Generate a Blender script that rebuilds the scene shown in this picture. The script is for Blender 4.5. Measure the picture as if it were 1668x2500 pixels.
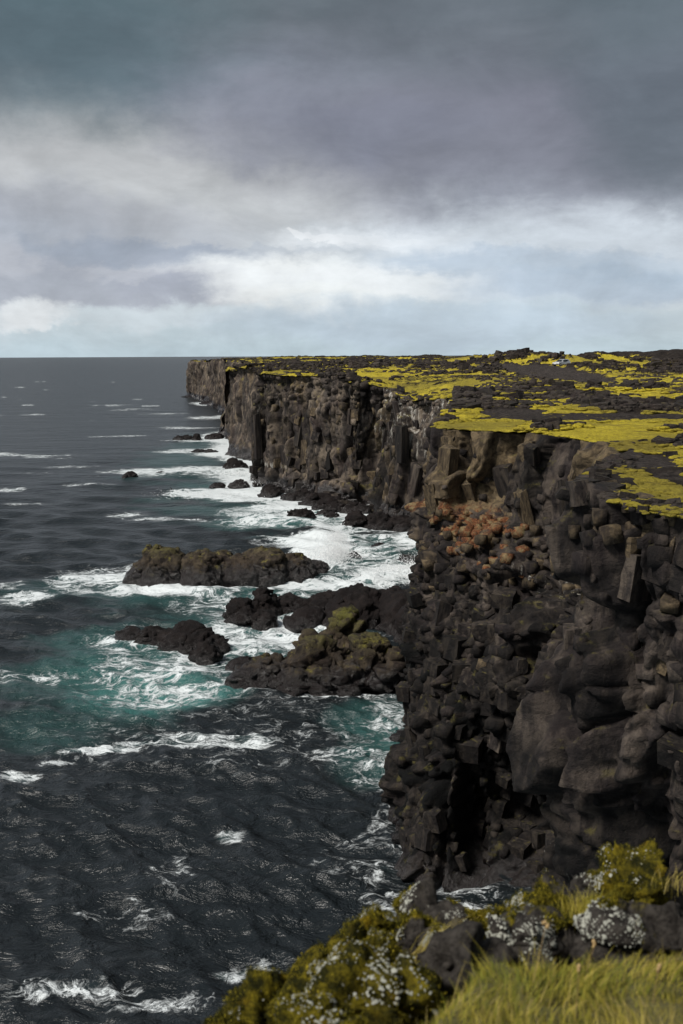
import bpy, bmesh, math, random
import numpy as np
from mathutils import Matrix, Vector

# ------------------------------------------------------------------ set-up
for o in list(bpy.data.objects):
    bpy.data.objects.remove(o)
scene = bpy.context.scene
COL = scene.collection
random.seed(7)
RNG = np.random.default_rng(11)
R = math.radians
H = 26.0                       # eye height above the sea, metres
FPX = 2500 * 35 / 36           # focal length in photograph pixels
PITCH, ROLL = R(8.93), R(-0.27)

# camera
cam_d = bpy.data.cameras.new('camera')
cam = bpy.data.objects.new('camera', cam_d)
COL.objects.link(cam)
cam_d.sensor_fit = 'VERTICAL'
cam_d.sensor_height = 36
cam_d.sensor_width = 24
cam_d.lens = 35
cam_d.clip_start = 0.05
cam_d.clip_end = 90000
cam_d.dof.use_dof = True
cam_d.dof.focus_distance = 90
cam_d.dof.aperture_fstop = 3.2
CAMR = Matrix.Rotation(math.pi / 2 - PITCH, 3, 'X') @ Matrix.Rotation(ROLL, 3, 'Z')
cam.matrix_world = Matrix.Translation((0, 0, H)) @ CAMR.to_4x4()
scene.camera = cam
scene.render.resolution_x, scene.render.resolution_y = 683, 1024

# light
SUN_EL, SUN_AZ = R(50), R(238)      # compass style: 0 = +y, clockwise
SKY_STRENGTH = 0.075
sun_d = bpy.data.lights.new('sun', 'SUN')
sun_d.energy = 3.1
sun_d.angle = R(16)
sun_d.color = (1.0, 0.96, 0.90)
sun = bpy.data.objects.new('sun', sun_d)
COL.objects.link(sun)
to_sun = Vector((math.sin(SUN_AZ) * math.cos(SUN_EL), math.cos(SUN_AZ) * math.cos(SUN_EL), math.sin(SUN_EL)))
sun.rotation_euler = (-to_sun).to_track_quat('-Z', 'Y').to_euler()
sun.location = (0, -40, 120)
scene.view_settings.view_transform = 'Standard'
scene.view_settings.look = 'None'
scene.view_settings.exposure = 0.42
scene.view_settings.gamma = 1.0
scene.view_settings.use_curve_mapping = False


def ray(px, py):
    return CAMR @ Vector(((px - 834) / FPX, -(py - 1250) / FPX, -1))


def at_z(px, py, z=0.0):
    d = ray(px, py)
    t = (z - H) / d.z
    return Vector((d.x * t, d.y * t, z))


def at_y(px, py, y):
    d = ray(px, py)
    t = y / d.y
    return Vector((d.x * t, y, H + d.z * t))


# ------------------------------------------------------------------ node helper
class NT:
    def __init__(s, tree):
        s.t = tree
        s.n = tree.nodes
        s.l = tree.links
        s.n.clear()

    def node(s, kind, **kw):
        nd = s.n.new(kind)
        for k, v in kw.items():
            setattr(nd, k, v)
        return nd

    def put(s, sock, v):
        if v is None:
            return
        if isinstance(v, bpy.types.NodeSocket):
            s.l.new(v, sock)
        else:
            if isinstance(v, (tuple, list)) and len(v) == 3 and len(sock.default_value) == 4:
                v = (*v, 1)
            sock.default_value = v

    def math(s, op, a, b=None, c=None, clamp=False):
        nd = s.node('ShaderNodeMath', operation=op, use_clamp=clamp)
        for i, v in enumerate((a, b, c)):
            s.put(nd.inputs[i], v)
        return nd.outputs[0]

    def vmath(s, op, a, b=None):
        nd = s.node('ShaderNodeVectorMath', operation=op)
        s.put(nd.inputs[0], a)
        s.put(nd.inputs[1], b)
        return nd.outputs[0]

    def mix(s, f, a, b, blend='MIX'):
        nd = s.node('ShaderNodeMix', data_type='RGBA', blend_type=blend)
        s.put(nd.inputs[0], f)
        s.put(nd.inputs[6], a)
        s.put(nd.inputs[7], b)
        return nd.outputs[2]

    def noise(s, vec, scale, detail=4, rough=0.55, dist=0.0, kind='FBM', out=0):
        nd = s.node('ShaderNodeTexNoise', noise_dimensions='3D')
        nd.noise_type = kind
        nd.normalize = True
        s.put(nd.inputs['Vector'], vec)
        nd.inputs['Scale'].default_value = scale
        nd.inputs['Detail'].default_value = detail
        nd.inputs['Roughness'].default_value = rough
        nd.inputs['Distortion'].default_value = dist
        return nd.outputs[out]

    def voro(s, vec, scale, feature='F1', out='Distance', rand=1.0):
        nd = s.node('ShaderNodeTexVoronoi', feature=feature)
        s.put(nd.inputs['Vector'], vec)
        nd.inputs['Scale'].default_value = scale
        nd.inputs['Randomness'].default_value = rand
        return nd.outputs[out]

    def step(s, v, lo, hi, a=0.0, b=1.0):
        nd = s.node('ShaderNodeMapRange', interpolation_type='SMOOTHSTEP')
        s.put(nd.inputs[0], v)
        for i, x in enumerate((lo, hi, a, b)):
            s.put(nd.inputs[i + 1], x)
        return nd.outputs[0]

    def attr(s, name):
        nd = s.node('ShaderNodeAttribute', attribute_name=name)
        return nd.outputs['Fac']

    def scale(s, v, xyz):
        return s.vmath('MULTIPLY', v, xyz)

    def bump(s, h, strength, dist, normal=None):
        nd = s.node('ShaderNodeBump')
        nd.inputs['Strength'].default_value = strength
        nd.inputs['Distance'].default_value = dist
        s.put(nd.inputs['Height'], h)
        s.put(nd.inputs['Normal'], normal)
        return nd.outputs[0]


def new_mat(name):
    m = bpy.data.materials.new(name)
    m.use_nodes = True
    t = NT(m.node_tree)
    out = t.node('ShaderNodeOutputMaterial')
    b = t.node('ShaderNodeBsdfPrincipled')
    t.l.new(b.outputs[0], out.inputs[0])
    return m, t, b


def plain(name, col, rough=0.6, metal=0.0, var=0.15, bump=0.0, bscale=8.0):
    m, t, b = new_mat(name)
    g = t.node('ShaderNodeTexCoord').outputs['Object']
    n = t.noise(g, bscale, 5)
    c = t.mix(n, tuple(x * (1 - var) for x in col), tuple(min(1, x * (1 + var)) for x in col))
    t.put(b.inputs['Base Color'], c)
    b.inputs['Roughness'].default_value = rough
    b.inputs['Metallic'].default_value = metal
    if bump:
        t.put(b.inputs['Normal'], t.bump(n, bump, 0.02))
    return m


# ------------------------------------------------------------------ sky
world = bpy.data.worlds.new('World')
scene.world = world
world.use_nodes = True
w = NT(world.node_tree)
w_out = w.node('ShaderNodeOutputWorld')
bg = w.node('ShaderNodeBackground')
w.l.new(bg.outputs[0], w_out.inputs[0])
bg.inputs['Strength'].default_value = SKY_STRENGTH
nish = w.node('ShaderNodeTexSky', sky_type='NISHITA', sun_disc=False)
nish.sun_elevation = SUN_EL
nish.sun_rotation = SUN_AZ
D = w.node('ShaderNodeTexCoord').outputs['Generated']
sep = w.node('ShaderNodeSeparateXYZ')
w.l.new(D, sep.inputs[0])
# warp the direction a little with turbulence so that cloud edges billow
flat = w.scale(D, (1.0, 1.0, 1.9))
wn1 = w.noise(flat, 5.5, 7, 0.55, 0.3, out=1)
wn2 = w.noise(w.vmath('ADD', flat, (7.3, 1.1, 3.7)), 18, 8, 0.62, 0.2, out=1)
cen1 = w.vmath('SUBTRACT', wn1, (0.5, 0.5, 0.5))
cen2 = w.vmath('SUBTRACT', wn2, (0.5, 0.5, 0.5))
wn3 = w.noise(w.vmath('ADD', D, (2.3, 5.1, 8.7)), 42, 6, 0.6, 0.2, out=1)
cen3 = w.vmath('SUBTRACT', wn3, (0.5, 0.5, 0.5))
warp = w.vmath('ADD', w.vmath('ADD', w.scale(cen1, (0.17, 0.0, 0.07)), w.scale(cen2, (0.07, 0.0, 0.035))), w.scale(cen3, (0.025, 0.0, 0.016)))
sw = w.node('ShaderNodeSeparateXYZ')
w.l.new(warp, sw.inputs[0])
az = w.math('ADD', w.math('ARCTAN2', sep.outputs[0], sep.outputs[1]), sw.outputs[0])
el = w.math('ADD', sep.outputs[2], sw.outputs[2])


def s2l(*c):
    return tuple((x / 255 / 12.92) if x / 255 <= 0.04045 else ((x / 255 + 0.055) / 1.055) ** 2.4 for x in c)


ramp = w.node('ShaderNodeValToRGB')
w.l.new(w.math('MULTIPLY', el, 2.0, clamp=True), ramp.inputs[0])
cr = ramp.color_ramp
cr.interpolation = 'EASE'


def el_of(py):
    d = ray(834, py).normalized()
    return d.z


stops = [(el_of(872), (172, 189, 199)), (el_of(790), (180, 194, 203)), (el_of(700), (190, 200, 207)),
         (el_of(600), (180, 190, 201)), (el_of(500), (168, 175, 187)), (el_of(400), (144, 148, 160)),
         (el_of(250), (126, 129, 141)), (el_of(90), (112, 119, 127)), (el_of(0), (96, 106, 112)),
         (0.48, (110, 117, 124))]
while len(cr.elements) < len(stops):
    cr.elements.new(0.5)
for e, (p, c) in zip(cr.elements, stops):
    e.position = max(0, p * 2.0)
    e.color = (*s2l(*c), 1)
cloud = ramp.outputs[0]


def patch(cloud, px, py, rx, ry, col, k, sharp=1.0, tilt=0.0):
    d = ray(px, py).normalized()
    a0, e0 = math.atan2(d.x, d.y), d.z
    ra, re = rx / FPX, ry / FPX
    u = w.math('DIVIDE', w.math('SUBTRACT', az, a0), ra)
    v0 = w.math('SUBTRACT', el, e0)
    if tilt:
        v0 = w.math('SUBTRACT', v0, w.math('MULTIPLY', w.math('SUBTRACT', az, a0), tilt))
    v = w.math('DIVIDE', v0, re)
    q = w.math('ADD', w.math('MULTIPLY', u, u), w.math('MULTIPLY', v, v))
    f = w.step(q, 1.0 + sharp, max(0.0, 1.0 - sharp), 0.0, k)
    return w.mix(f, cloud, s2l(*col))


for a in [
    (330, 420, 560, 150, (190, 193, 192), 0.62, 1.0, -0.12),
    (90, 560, 420, 90, (138, 142, 154), 0.6, 1.0, 0.0),
    (200, 690, 460, 56, (154, 160, 173), 0.9, 0.5, 0.0),
    (380, 650, 100, 40, (178, 182, 191), 0.7, 0.7, 0.0),
    (420, 690, 190, 36, (152, 158, 172), 0.8, 0.6, 0.0),
    (300, 660, 150, 24, (168, 173, 183), 0.7, 0.5, 0.0),
    (20, 640, 60, 36, (176, 180, 189), 0.6, 0.8, 0.0),
    (40, 775, 90, 28, (218, 222, 226), 0.6, 0.7, 0.0),
    (740, 575, 60, 14, (228, 231, 234), 0.8, 0.4, -0.3),
    (860, 577, 130, 13, (232, 234, 236), 0.8, 0.5, 0.0),
    (640, 655, 150, 24, (232, 235, 236), .85, .5, -0.1),
    (560, 715, 120, 30, (168, 174, 184), .7, .5, 0.0),
    (420, 620, 330, 30, (140, 150, 166), 0.75, 0.6, 0.0),
    (50, 765, 110, 30, (212, 217, 222), 0.6, 0.9, 0.0),
    (420, 775, 240, 34, (190, 200, 208), 0.6, 0.7, 0.0),
    (700, 690, 240, 70, (222, 227, 229), 0.85, 0.8, -0.08),
    (900, 575, 240, 26, (214, 219, 224), 0.7, 0.8, 0.0),
    (1100, 690, 620, 32, (214, 220, 225), 0.75, 0.8, -0.05),
    (1250, 560, 460, 55, (196, 205, 214), 0.7, 0.9, 0.0),
    (1500, 690, 330, 40, (150, 168, 188), 0.75, 0.8, 0.0),
    (1250, 640, 380, 28, (158, 174, 192), 0.6, 0.9, 0.0),
    (1050, 790, 500, 60, (168, 185, 202), 0.6, 0.9, 0.0),
    (1350, 340, 640, 150, (106, 108, 120), 0.75, 1.0, 0.0),
    (760, 330, 300, 60, (116, 120, 135), 0.5, 1.0, 0.0),
    (620, 200, 300, 70, (128, 133, 146), 0.6, 1.0, 0.1),
    (1150, 60, 460, 140, (92, 98, 106), 0.65, 1.0, 0.0),
    (80, 80, 420, 170, (74, 93, 100), 0.8, 1.0, 0.0),  # left corner: dark cloud, with lens vignetting painted in
    (1640, 160, 230, 260, (80, 92, 99), 0.6, 1.0, 0.0),  # right corner: dark cloud, with lens vignetting painted in
]:
    cloud = patch(cloud, *a)
fine = w.noise(flat, 9.0, 8, 0.6, 0.4)
fine2 = w.noise(w.scale(flat, (1, 1, 2.2)), 26.0, 6, 0.6, 0.3)
mod = w.math('ADD', w.step(fine, 0.25, 0.75, 0.84, 1.14), w.math('MULTIPLY', w.math('SUBTRACT', fine2, 0.5), 0.16))
cloud = w.mix(1.0, cloud, mod, 'MULTIPLY')
cloud = w.mix(1.0, cloud, (12.5, 12.3, 12.1), 'MULTIPLY')
w.put(bg.inputs['Color'], w.mix(0.94, nish.outputs[0], cloud))

# ------------------------------------------------------------------ numpy noise


def _h(ix, iy, iz, seed):
    h = (ix.astype(np.uint32) * np.uint32(0x8da6b343)) ^ (iy.astype(np.uint32) * np.uint32(0xd8163841)) \
        ^ (iz.astype(np.uint32) * np.uint32(0xcb1ab31f)) ^ np.uint32((seed * 0x9e3779b1 + 0x7f4a7c15) & 0xffffffff)
    h = (h ^ (h >> np.uint32(16))) * np.uint32(0x7feb352d)
    h = (h ^ (h >> np.uint32(15))) * np.uint32(0x846ca68b)
    return h ^ (h >> np.uint32(16))


def vnoise(p, seed=0):
    i = np.floor(p).astype(np.int64)
    f = p - i
    f = f * f * f * (f * (f * 6 - 15) + 10)
    i = i.astype(np.int32)
    r = 0
    for dx in (0, 1):
        wx = f[:, 0] if dx else 1 - f[:, 0]
        for dy in (0, 1):
            wy = f[:, 1] if dy else 1 - f[:, 1]
            for dz in (0, 1):
                wz = f[:, 2] if dz else 1 - f[:, 2]
                r = r + wx * wy * wz * (_h(i[:, 0] + dx, i[:, 1] + dy, i[:, 2] + dz, seed) / 2.0 ** 32)
    return r * 2 - 1


ROT = np.array([[0.36, 0.48, -0.8], [-0.8, 0.6, 0.0], [0.48, 0.64, 0.6]])


def fbm(p, scale, octaves=5, seed=0, gain=0.5, ridged=False):
    q = p / scale
    a, s, tot = 1.0, 0, 0
    for o in range(octaves):
        n = vnoise(q, seed + o * 17)
        if ridged:
            n = 1 - 2 * np.abs(n)
        s = s + a * n
        tot += a
        a *= gain
        q = q @ ROT.T * 2.03 + 3.1
    return s / tot


def worley(p, seed=0, jit=0.95, sq=False):
    """nearest-cell noise: F1, F2, offset to the cell point, three random numbers of the cell"""
    i = np.floor(p).astype(np.int32)
    n = len(p)
    f1 = np.full(n, 9.0)
    f2 = np.full(n, 9.0)
    off = np.zeros((n, 3))
    hid = np.zeros(n, np.uint32)
    for dx in (-1, 0, 1):
        for dy in (-1, 0, 1):
            for dz in (-1, 0, 1):
                h = _h(i[:, 0] + dx, i[:, 1] + dy, i[:, 2] + dz, seed)
                jx = (h & np.uint32(1023)) / 1023.0
                jy = ((h >> np.uint32(10)) & np.uint32(1023)) / 1023.0
                jz = ((h >> np.uint32(20)) & np.uint32(1023)) / 1023.0
                c = np.stack([i[:, 0] + dx + 0.5 + (jx - 0.5) * jit, i[:, 1] + dy + 0.5 + (jy - 0.5) * jit,
                              i[:, 2] + dz + 0.5 + (jz - 0.5) * jit], 1)
                v = p - c
                if sq:
                    d = np.sqrt(np.sqrt((v * v * v * v).sum(1)))
                else:
                    d = np.sqrt((v * v).sum(1))
                m = d < f1
                f2 = np.where(m, f1, np.minimum(f2, d))
                f1 = np.where(m, d, f1)
                off = np.where(m[:, None], v, off)
                hid = np.where(m, h, hid)
    hid = (hid * np.uint32(2654435761)) ^ (hid >> np.uint32(7))
    r = np.stack([(hid & np.uint32(1023)) / 511.5 - 1, ((hid >> np.uint32(10)) & np.uint32(1023)) / 511.5 - 1,
                  ((hid >> np.uint32(20)) & np.uint32(1023)) / 511.5 - 1], 1)
    return f1, f2, off, r


def blocks(p, scale, seed=0, tilt=0.8, crack=0.35, cw=0.10, sq=False):
    """angular blocky relief, about -1..1: each cell a tilted facet with a recessed joint round it"""
    q = p / np.asarray(scale)
    if sq:
        a = 0.55
        q = np.stack([q[:, 0] * math.cos(a) - q[:, 1] * math.sin(a), q[:, 0] * math.sin(a) + q[:, 1] * math.cos(a), q[:, 2]], 1)
    f1, f2, off, r = worley(q, seed, 0.85 if sq else 0.95, sq)
    d = r[:, 0] * 0.7 + tilt * (off * r).sum(1)
    c = np.clip((f2 - f1) / cw, 0, 1)
    c = c * (2 - c)
    return d * c - crack * (1 - c), r


def sm(x, a, b):
    t = np.clip((x - a) / (b - a), 0, 1)
    return t * t * (3 - 2 * t)


# ------------------------------------------------------------------ mesh helpers


def mesh_np(name, V, F, mats, attrs=None, smooth=False, parent=None, matidx=None):
    me = bpy.data.meshes.new(name)
    V = np.asarray(V, np.float32)
    F = np.asarray(F, np.int32)
    k = F.shape[1]
    me.vertices.add(len(V))
    me.vertices.foreach_set('co', V.ravel())
    me.loops.add(F.size)
    me.loops.foreach_set('vertex_index', F.ravel())
    me.polygons.add(len(F))
    me.polygons.foreach_set('loop_start', np.arange(0, F.size, k, dtype=np.int32))
    me.polygons.foreach_set('loop_total', np.full(len(F), k, np.int32))
    if smooth:
        me.polygons.foreach_set('use_smooth', np.ones(len(F), bool))
    for m in (mats if isinstance(mats, (list, tuple)) else [mats]):
        me.materials.append(m)
    if matidx is not None:
        me.polygons.foreach_set('material_index', np.asarray(matidx, np.int32))
    me.update(calc_edges=True)
    for kx, v in (attrs or {}).items():
        a = me.attributes.new(kx, 'FLOAT', 'POINT')
        a.data.foreach_set('value', np.asarray(v, np.float32))
    o = bpy.data.objects.new(name, me)
    COL.objects.link(o)
    if parent is not None:
        o.parent = parent
    return o


def grid_faces(nu, nv, flip=False):
    a = np.arange(nu * nv).reshape(nu, nv)
    q = np.stack([a[:-1, :-1], a[1:, :-1], a[1:, 1:], a[:-1, 1:]], -1).reshape(-1, 4)
    return q[:, ::-1] if flip else q


def tag(o, label=None, cat=None, group=None, kind=None):
    if label:
        o['label'] = label
    if cat:
        o['category'] = cat
    if group:
        o['group'] = group
    if kind:
        o['kind'] = kind
    return o


def empty(name, loc, rz=0.0):
    o = bpy.data.objects.new(name, None)
    COL.objects.link(o)
    o.location = loc
    o.rotation_euler = (0, 0, rz)
    o.empty_display_size = 0.2
    return o


def compact(V, F, keepF, attrs):
    F = F[keepF]
    used = np.zeros(len(V), bool)
    used[F.ravel()] = True
    idx = np.cumsum(used) - 1
    return V[used], idx[F], {k: v[used] for k, v in attrs.items()}


_ICO = {}


def ico(sub):
    if sub not in _ICO:
        bm = bmesh.new()
        bmesh.ops.create_icosphere(bm, subdivisions=sub, radius=1)
        V = np.array([v.co[:] for v in bm.verts])
        F = np.array([[v.index for v in f.verts] for f in bm.faces])
        bm.free()
        _ICO[sub] = (V, F)
    return _ICO[sub]


# ------------------------------------------------------------------ materials


def rock_material(name, dark, mid, light, warm_amt=0.5, lichen=0.0, obj_coords=False, wet_z=None, bscale=1.0,
                  bstr=0.6, guano_all=0.0):
    m, t, b = new_mat(name)
    if obj_coords:
        oi = t.node('ShaderNodeObjectInfo')
        P = t.vmath('ADD', t.node('ShaderNodeTexCoord').outputs['Object'], t.scale(oi.outputs['Location'], (1.7, 1.3, 2.1)))
    else:
        P = t.node('ShaderNodeNewGeometry').outputs['Position']
    G = t.node('ShaderNodeNewGeometry')
    nz = t.node('ShaderNodeSeparateXYZ')
    t.l.new(G.outputs['Normal'], nz.inputs[0])
    pz = t.node('ShaderNodeSeparateXYZ')
    t.l.new(G.outputs['Position'], pz.inputs[0])
    big = t.noise(P, 0.16 * bscale, 5, 0.6, 0.3)
    medn = t.noise(P, 0.9 * bscale, 8, 0.68, 0.4)
    strk = t.noise(t.scale(P, (1, 1, 0.22)), 0.6 * bscale, 5, 0.6, 0.5)
    fin = t.noise(P, 5.0 * bscale, 8, 0.7)
    cell = t.voro(t.scale(P, (1, 1, 0.7)), 0.8 * bscale, out='Color')
    cs = t.node('ShaderNodeSeparateColor')
    t.l.new(cell, cs.inputs[0])
    c = t.mix(t.step(medn, 0.32, 0.66), dark, mid)
    c = t.mix(t.step(t.math('ADD', strk, t.math('MULTIPLY', cs.outputs[0], 0.15)), 0.5, 0.75, 0, warm_amt), c, light)
    c = t.mix(t.step(big, 0.42, 0.66, 0, 0.45), c, (dark[0] * 1.6, dark[1] * 1.1, dark[2] * 1.25))
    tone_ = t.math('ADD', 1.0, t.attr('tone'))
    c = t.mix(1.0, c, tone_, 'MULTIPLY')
    red = t.attr('red')
    rn = t.step(t.math('ADD', t.math('MULTIPLY', red, 0.75), t.math('MULTIPLY', medn, 0.9)), 0.85, 1.15)
    redc = t.mix(t.step(fin, 0.35, 0.65), (0.055, 0.020, 0.011), (0.21, 0.080, 0.030))
    redc = t.mix(t.step(medn, 0.45, 0.62), redc, t.mix(fin, (0.10, 0.075, 0.04), (0.27, 0.20, 0.10)))
    c = t.mix(t.math('MULTIPLY', rn, t.step(red, 0.02, 0.2)), c, redc)
    tan = t.attr('tan')
    tn = t.step(t.math('ADD', tan, t.math('MULTIPLY', t.math('SUBTRACT', strk, 0.5), 1.4)), 0.4, 0.95)
    c = t.mix(t.math('MULTIPLY', tn, 0.85), c, t.mix(t.step(medn, 0.35, 0.68), (0.045, 0.033, 0.021), (0.185, 0.135, 0.075)))
    c = t.mix(t.step(fin, 0.5, 0.75, 0, 0.30), c, t.mix(1.0, c, (2.2, 2.0, 1.8), 'MULTIPLY'))
    c = t.mix(t.step(fin, 0.46, 0.25, 0, 0.45), c, dark)
    if lichen:
        ln = t.math('MULTIPLY', t.step(nz.outputs[2], 0.15, 0.6), t.step(t.noise(P, 0.5 * bscale, 7, 0.7), 0.55, 0.68))
        c = t.mix(t.math('MULTIPLY', ln, lichen), c, t.mix(fin, (0.10, 0.095, 0.02), (0.30, 0.25, 0.06)))
    gr_ = t.math('MULTIPLY', t.attr('green'), t.step(medn, 0.40, 0.58))
    c = t.mix(gr_, c, t.mix(fin, (0.035, 0.04, 0.008), (0.17, 0.155, 0.03)))
    # bird guano: pale runs down the face
    gu = t.attr('guano')
    gn = t.noise(t.scale(P, (1.5, 1.5, 0.16)), 1.1 * bscale, 6, 0.66, 0.2)
    gf = t.step(t.math('ADD', t.math('ADD', gu, guano_all), gn), 0.78, 1.0)
    gf = t.math('MULTIPLY', gf, t.step(fin, 0.34, 0.52))
    c = t.mix(t.math('MULTIPLY', gf, 0.75), c, t.mix(medn, (0.55, 0.50, 0.40), (0.78, 0.76, 0.72)))
    rough = 0.85
    spec_ = 0.25
    if wet_z is not None:
        wz = t.math('ADD', pz.outputs[2], t.math('MULTIPLY', t.math('SUBTRACT', medn, 0.5), -4.0))
        wet = t.step(wz, wet_z + 0.9, wet_z - 0.5)
        c = t.mix(wet, c, t.mix(medn, (0.0055, 0.0038, 0.0036), (0.017, 0.0115, 0.0105)))
        rough = t.step(wet, 0.0, 1.0, 0.85, 0.30)
        spec_ = t.step(wet, 0.0, 1.0, 0.25, 0.55)
    t.put(b.inputs['Base Color'], c)
    t.put(b.inputs['Roughness'], rough)
    t.put(b.inputs['Specular IOR Level'], spec_)
    bb = t.bump(t.math('ADD', t.math('MULTIPLY', medn, 1.0), t.math('MULTIPLY', fin, 0.35)), bstr, 0.7 / bscale)
    t.put(b.inputs['Normal'], bb)
    return m


M_cliff = rock_material('basalt_cliff', (0.012, 0.0098, 0.009), (0.062, 0.051, 0.043), (0.170, 0.134, 0.098), 0.75,
                        lichen=0.6, wet_z=2.6)
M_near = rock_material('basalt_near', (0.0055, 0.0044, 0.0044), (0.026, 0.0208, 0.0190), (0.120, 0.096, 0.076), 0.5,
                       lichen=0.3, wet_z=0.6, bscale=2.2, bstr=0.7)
M_skerry = rock_material('basalt_skerry', (0.011, 0.0082, 0.0068), (0.058, 0.044, 0.031), (0.13, 0.10, 0.062), 0.55,
                         lichen=0.95, wet_z=1.7, bscale=1.5, bstr=0.9)
M_wet = rock_material('basalt_wet', (0.004, 0.0027, 0.0026), (0.0115, 0.0078, 0.0070), (0.026, 0.018, 0.016), 0.4,
                      lichen=0.0, wet_z=0.4, bscale=1.5, bstr=0.9)
M_stone = rock_material('basalt_stone', (0.006, 0.0047, 0.0047), (0.030, 0.0245, 0.022), (0.11, 0.088, 0.068), 0.6,
                        lichen=0.4, obj_coords=True, bscale=3.0, bstr=0.6)
M_lava = rock_material('lava_rubble', (0.014, 0.011, 0.010), (0.050, 0.041, 0.035), (0.10, 0.082, 0.065), 0.4,
                       lichen=0.35, obj_coords=True, bscale=2.5, bstr=0.8)

# plateau: moss mats over black lava
M_field, t, b = new_mat('lava_field')
P = t.node('ShaderNodeNewGeometry').outputs['Position']
moss = t.attr('moss')
n0 = t.noise(P, 0.05, 5, 0.6)
n1 = t.noise(P, 0.55, 8, 0.7, 0.4)
n2 = t.noise(P, 3.0, 7, 0.7)
lava = t.mix(t.step(n1, 0.3, 0.7), (0.009, 0.007, 0.0065), (0.044, 0.035, 0.029))
lava = t.mix(t.step(n2, 0.5, 0.75, 0, 0.5), lava, (0.085, 0.07, 0.055))
grav = t.mix(t.step(n2, 0.35, 0.65), (0.022, 0.018, 0.017), (0.105, 0.088, 0.078))
grav = t.mix(t.step(n1, 0.45, 0.6, 0, 0.6), grav, (0.036, 0.029, 0.025))
lava = t.mix(t.attr('gravel'), lava, grav)
mc = t.mix(t.step(n1, 0.3, 0.72), (0.48, 0.385, 0.034), (0.72, 0.58, 0.06))
mc = t.mix(t.step(n0, 0.44, 0.60, 0, 0.75), mc, (0.27, 0.225, 0.045))
mc = t.mix(t.step(t.noise(P, 0.22, 6, 0.65), 0.52, 0.64, 0, 0.6), mc, (0.17, 0.135, 0.04))
n4 = t.noise(P, 9.0, 5, 0.7)
mc = t.mix(t.step(n2, 0.54, 0.32, 0, 0.65), mc, (0.15, 0.115, 0.022))
mc = t.mix(t.step(n4, 0.54, 0.34, 0, 0.5), mc, (0.10, 0.075, 0.016))
mf = t.step(t.math('ADD', moss, t.math('ADD', t.math('MULTIPLY', t.math('SUBTRACT', n1, 0.5), 1.9),
                                      t.math('MULTIPLY', t.math('SUBTRACT', n2, 0.5), 1.1))), 0.34, 0.60)
t.put(b.inputs['Base Color'], t.mix(mf, lava, mc))
b.inputs['Roughness'].default_value = 0.95
b.inputs['Specular IOR Level'].default_value = 0.1
t.put(b.inputs['Normal'], t.bump(t.math('ADD', n1, t.math('ADD', t.math('MULTIPLY', n2, 0.5), t.math('MULTIPLY', n4, 0.25))), 1.0, 0.6))

# sea
M_sea, t, b = new_mat('sea_water')
P = t.node('ShaderNodeNewGeometry').outputs['Position']
foam, turq = t.attr('foam'), t.attr('turquoise')
wv = t.noise(P, 0.35, 4, 0.5, out=1)
Pw = t.vmath('ADD', P, t.scale(t.vmath('SUBTRACT', wv, (0.5, 0.5, 0.5)), (3.2, 3.2, 0)))
Pw = t.scale(Pw, (0.62, 1.0, 0.0))
r1 = t.noise(Pw, 0.55, 4, 0.55, 0.6)
r2 = t.noise(Pw, 1.9, 4, 0.6, 0.7)
ridge1 = t.math('SUBTRACT', 1.0, t.math('MULTIPLY', t.math('ABSOLUTE', t.math('SUBTRACT', r1, 0.5)), 9.0))
ridge2 = t.math('SUBTRACT', 1.0, t.math('MULTIPLY', t.math('ABSOLUTE', t.math('SUBTRACT', r2, 0.5)), 6.0))
r3 = t.noise(Pw, 4.2, 3, 0.6, 0.6)
ridge3 = t.math('SUBTRACT', 1.0, t.math('MULTIPLY', t.math('ABSOLUTE', t.math('SUBTRACT', r3, 0.5)), 5.0))
brk = t.noise(Pw, 0.9, 5, 0.65)
n3 = t.noise(P, 5.0, 6, 0.75)
lace = t.math('ADD', t.math('MULTIPLY', t.math('MAXIMUM', ridge1, 0.0), 0.34), t.math('MULTIPLY', t.math('MAXIMUM', ridge2, 0.0), 0.30))
lace = t.math('ADD', lace, t.math('MULTIPLY', t.math('MAXIMUM', ridge3, 0.0), 0.22))
lace = t.math('ADD', lace, t.math('MULTIPLY', t.math('SUBTRACT', brk, 0.5), 0.9))
lace = t.math('ADD', lace, t.math('MULTIPLY', t.math('SUBTRACT', n3, 0.5), 0.45))
ff = t.step(t.math('ADD', lace, foam), 0.80, 1.22)
ff = t.math('MULTIPLY', ff, t.step(foam, 0.02, 0.2))
deep = t.mix(t.noise(P, 0.06, 3), (0.0070, 0.0098, 0.0115), (0.0125, 0.0160, 0.0182))
wc = t.mix(turq, deep, (0.06, 0.225, 0.205))
wc = t.mix(t.math('MULTIPLY', t.step(foam, 0.35, 1.0), 0.55), wc, (0.10, 0.24, 0.235))
t.put(b.inputs['Base Color'], t.mix(ff, wc, (0.66, 0.70, 0.71)))
t.put(b.inputs['Roughness'], t.step(ff, 0.0, 1.0, 0.30, 0.8))
b.inputs['IOR'].default_value = 1.33
rip1 = t.noise(t.scale(P, (0.6, 1.0, 0.0)), 0.75, 5, 0.62, 0.5)
rip2 = t.noise(t.scale(P, (0.75, 1.0, 0.0)), 3.2, 4, 0.6, 0.3)
rip0 = t.noise(t.scale(P, (0.55, 1.0, 0.0)), 0.2, 4, 0.6, 0.4)
rip00 = t.noise(t.scale(P, (0.5, 1.0, 0.0)), 0.06, 3, 0.6, 0.3)
rip1 = t.math('ADD', rip1, t.math('MULTIPLY', rip00, 3.0))
hh = t.math('ADD', t.math('ADD', rip1, t.math('MULTIPLY', rip0, 1.3)), t.math('ADD', t.math('MULTIPLY', rip2, 0.11), t.math('MULTIPLY', ff, 0.12)))
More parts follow.
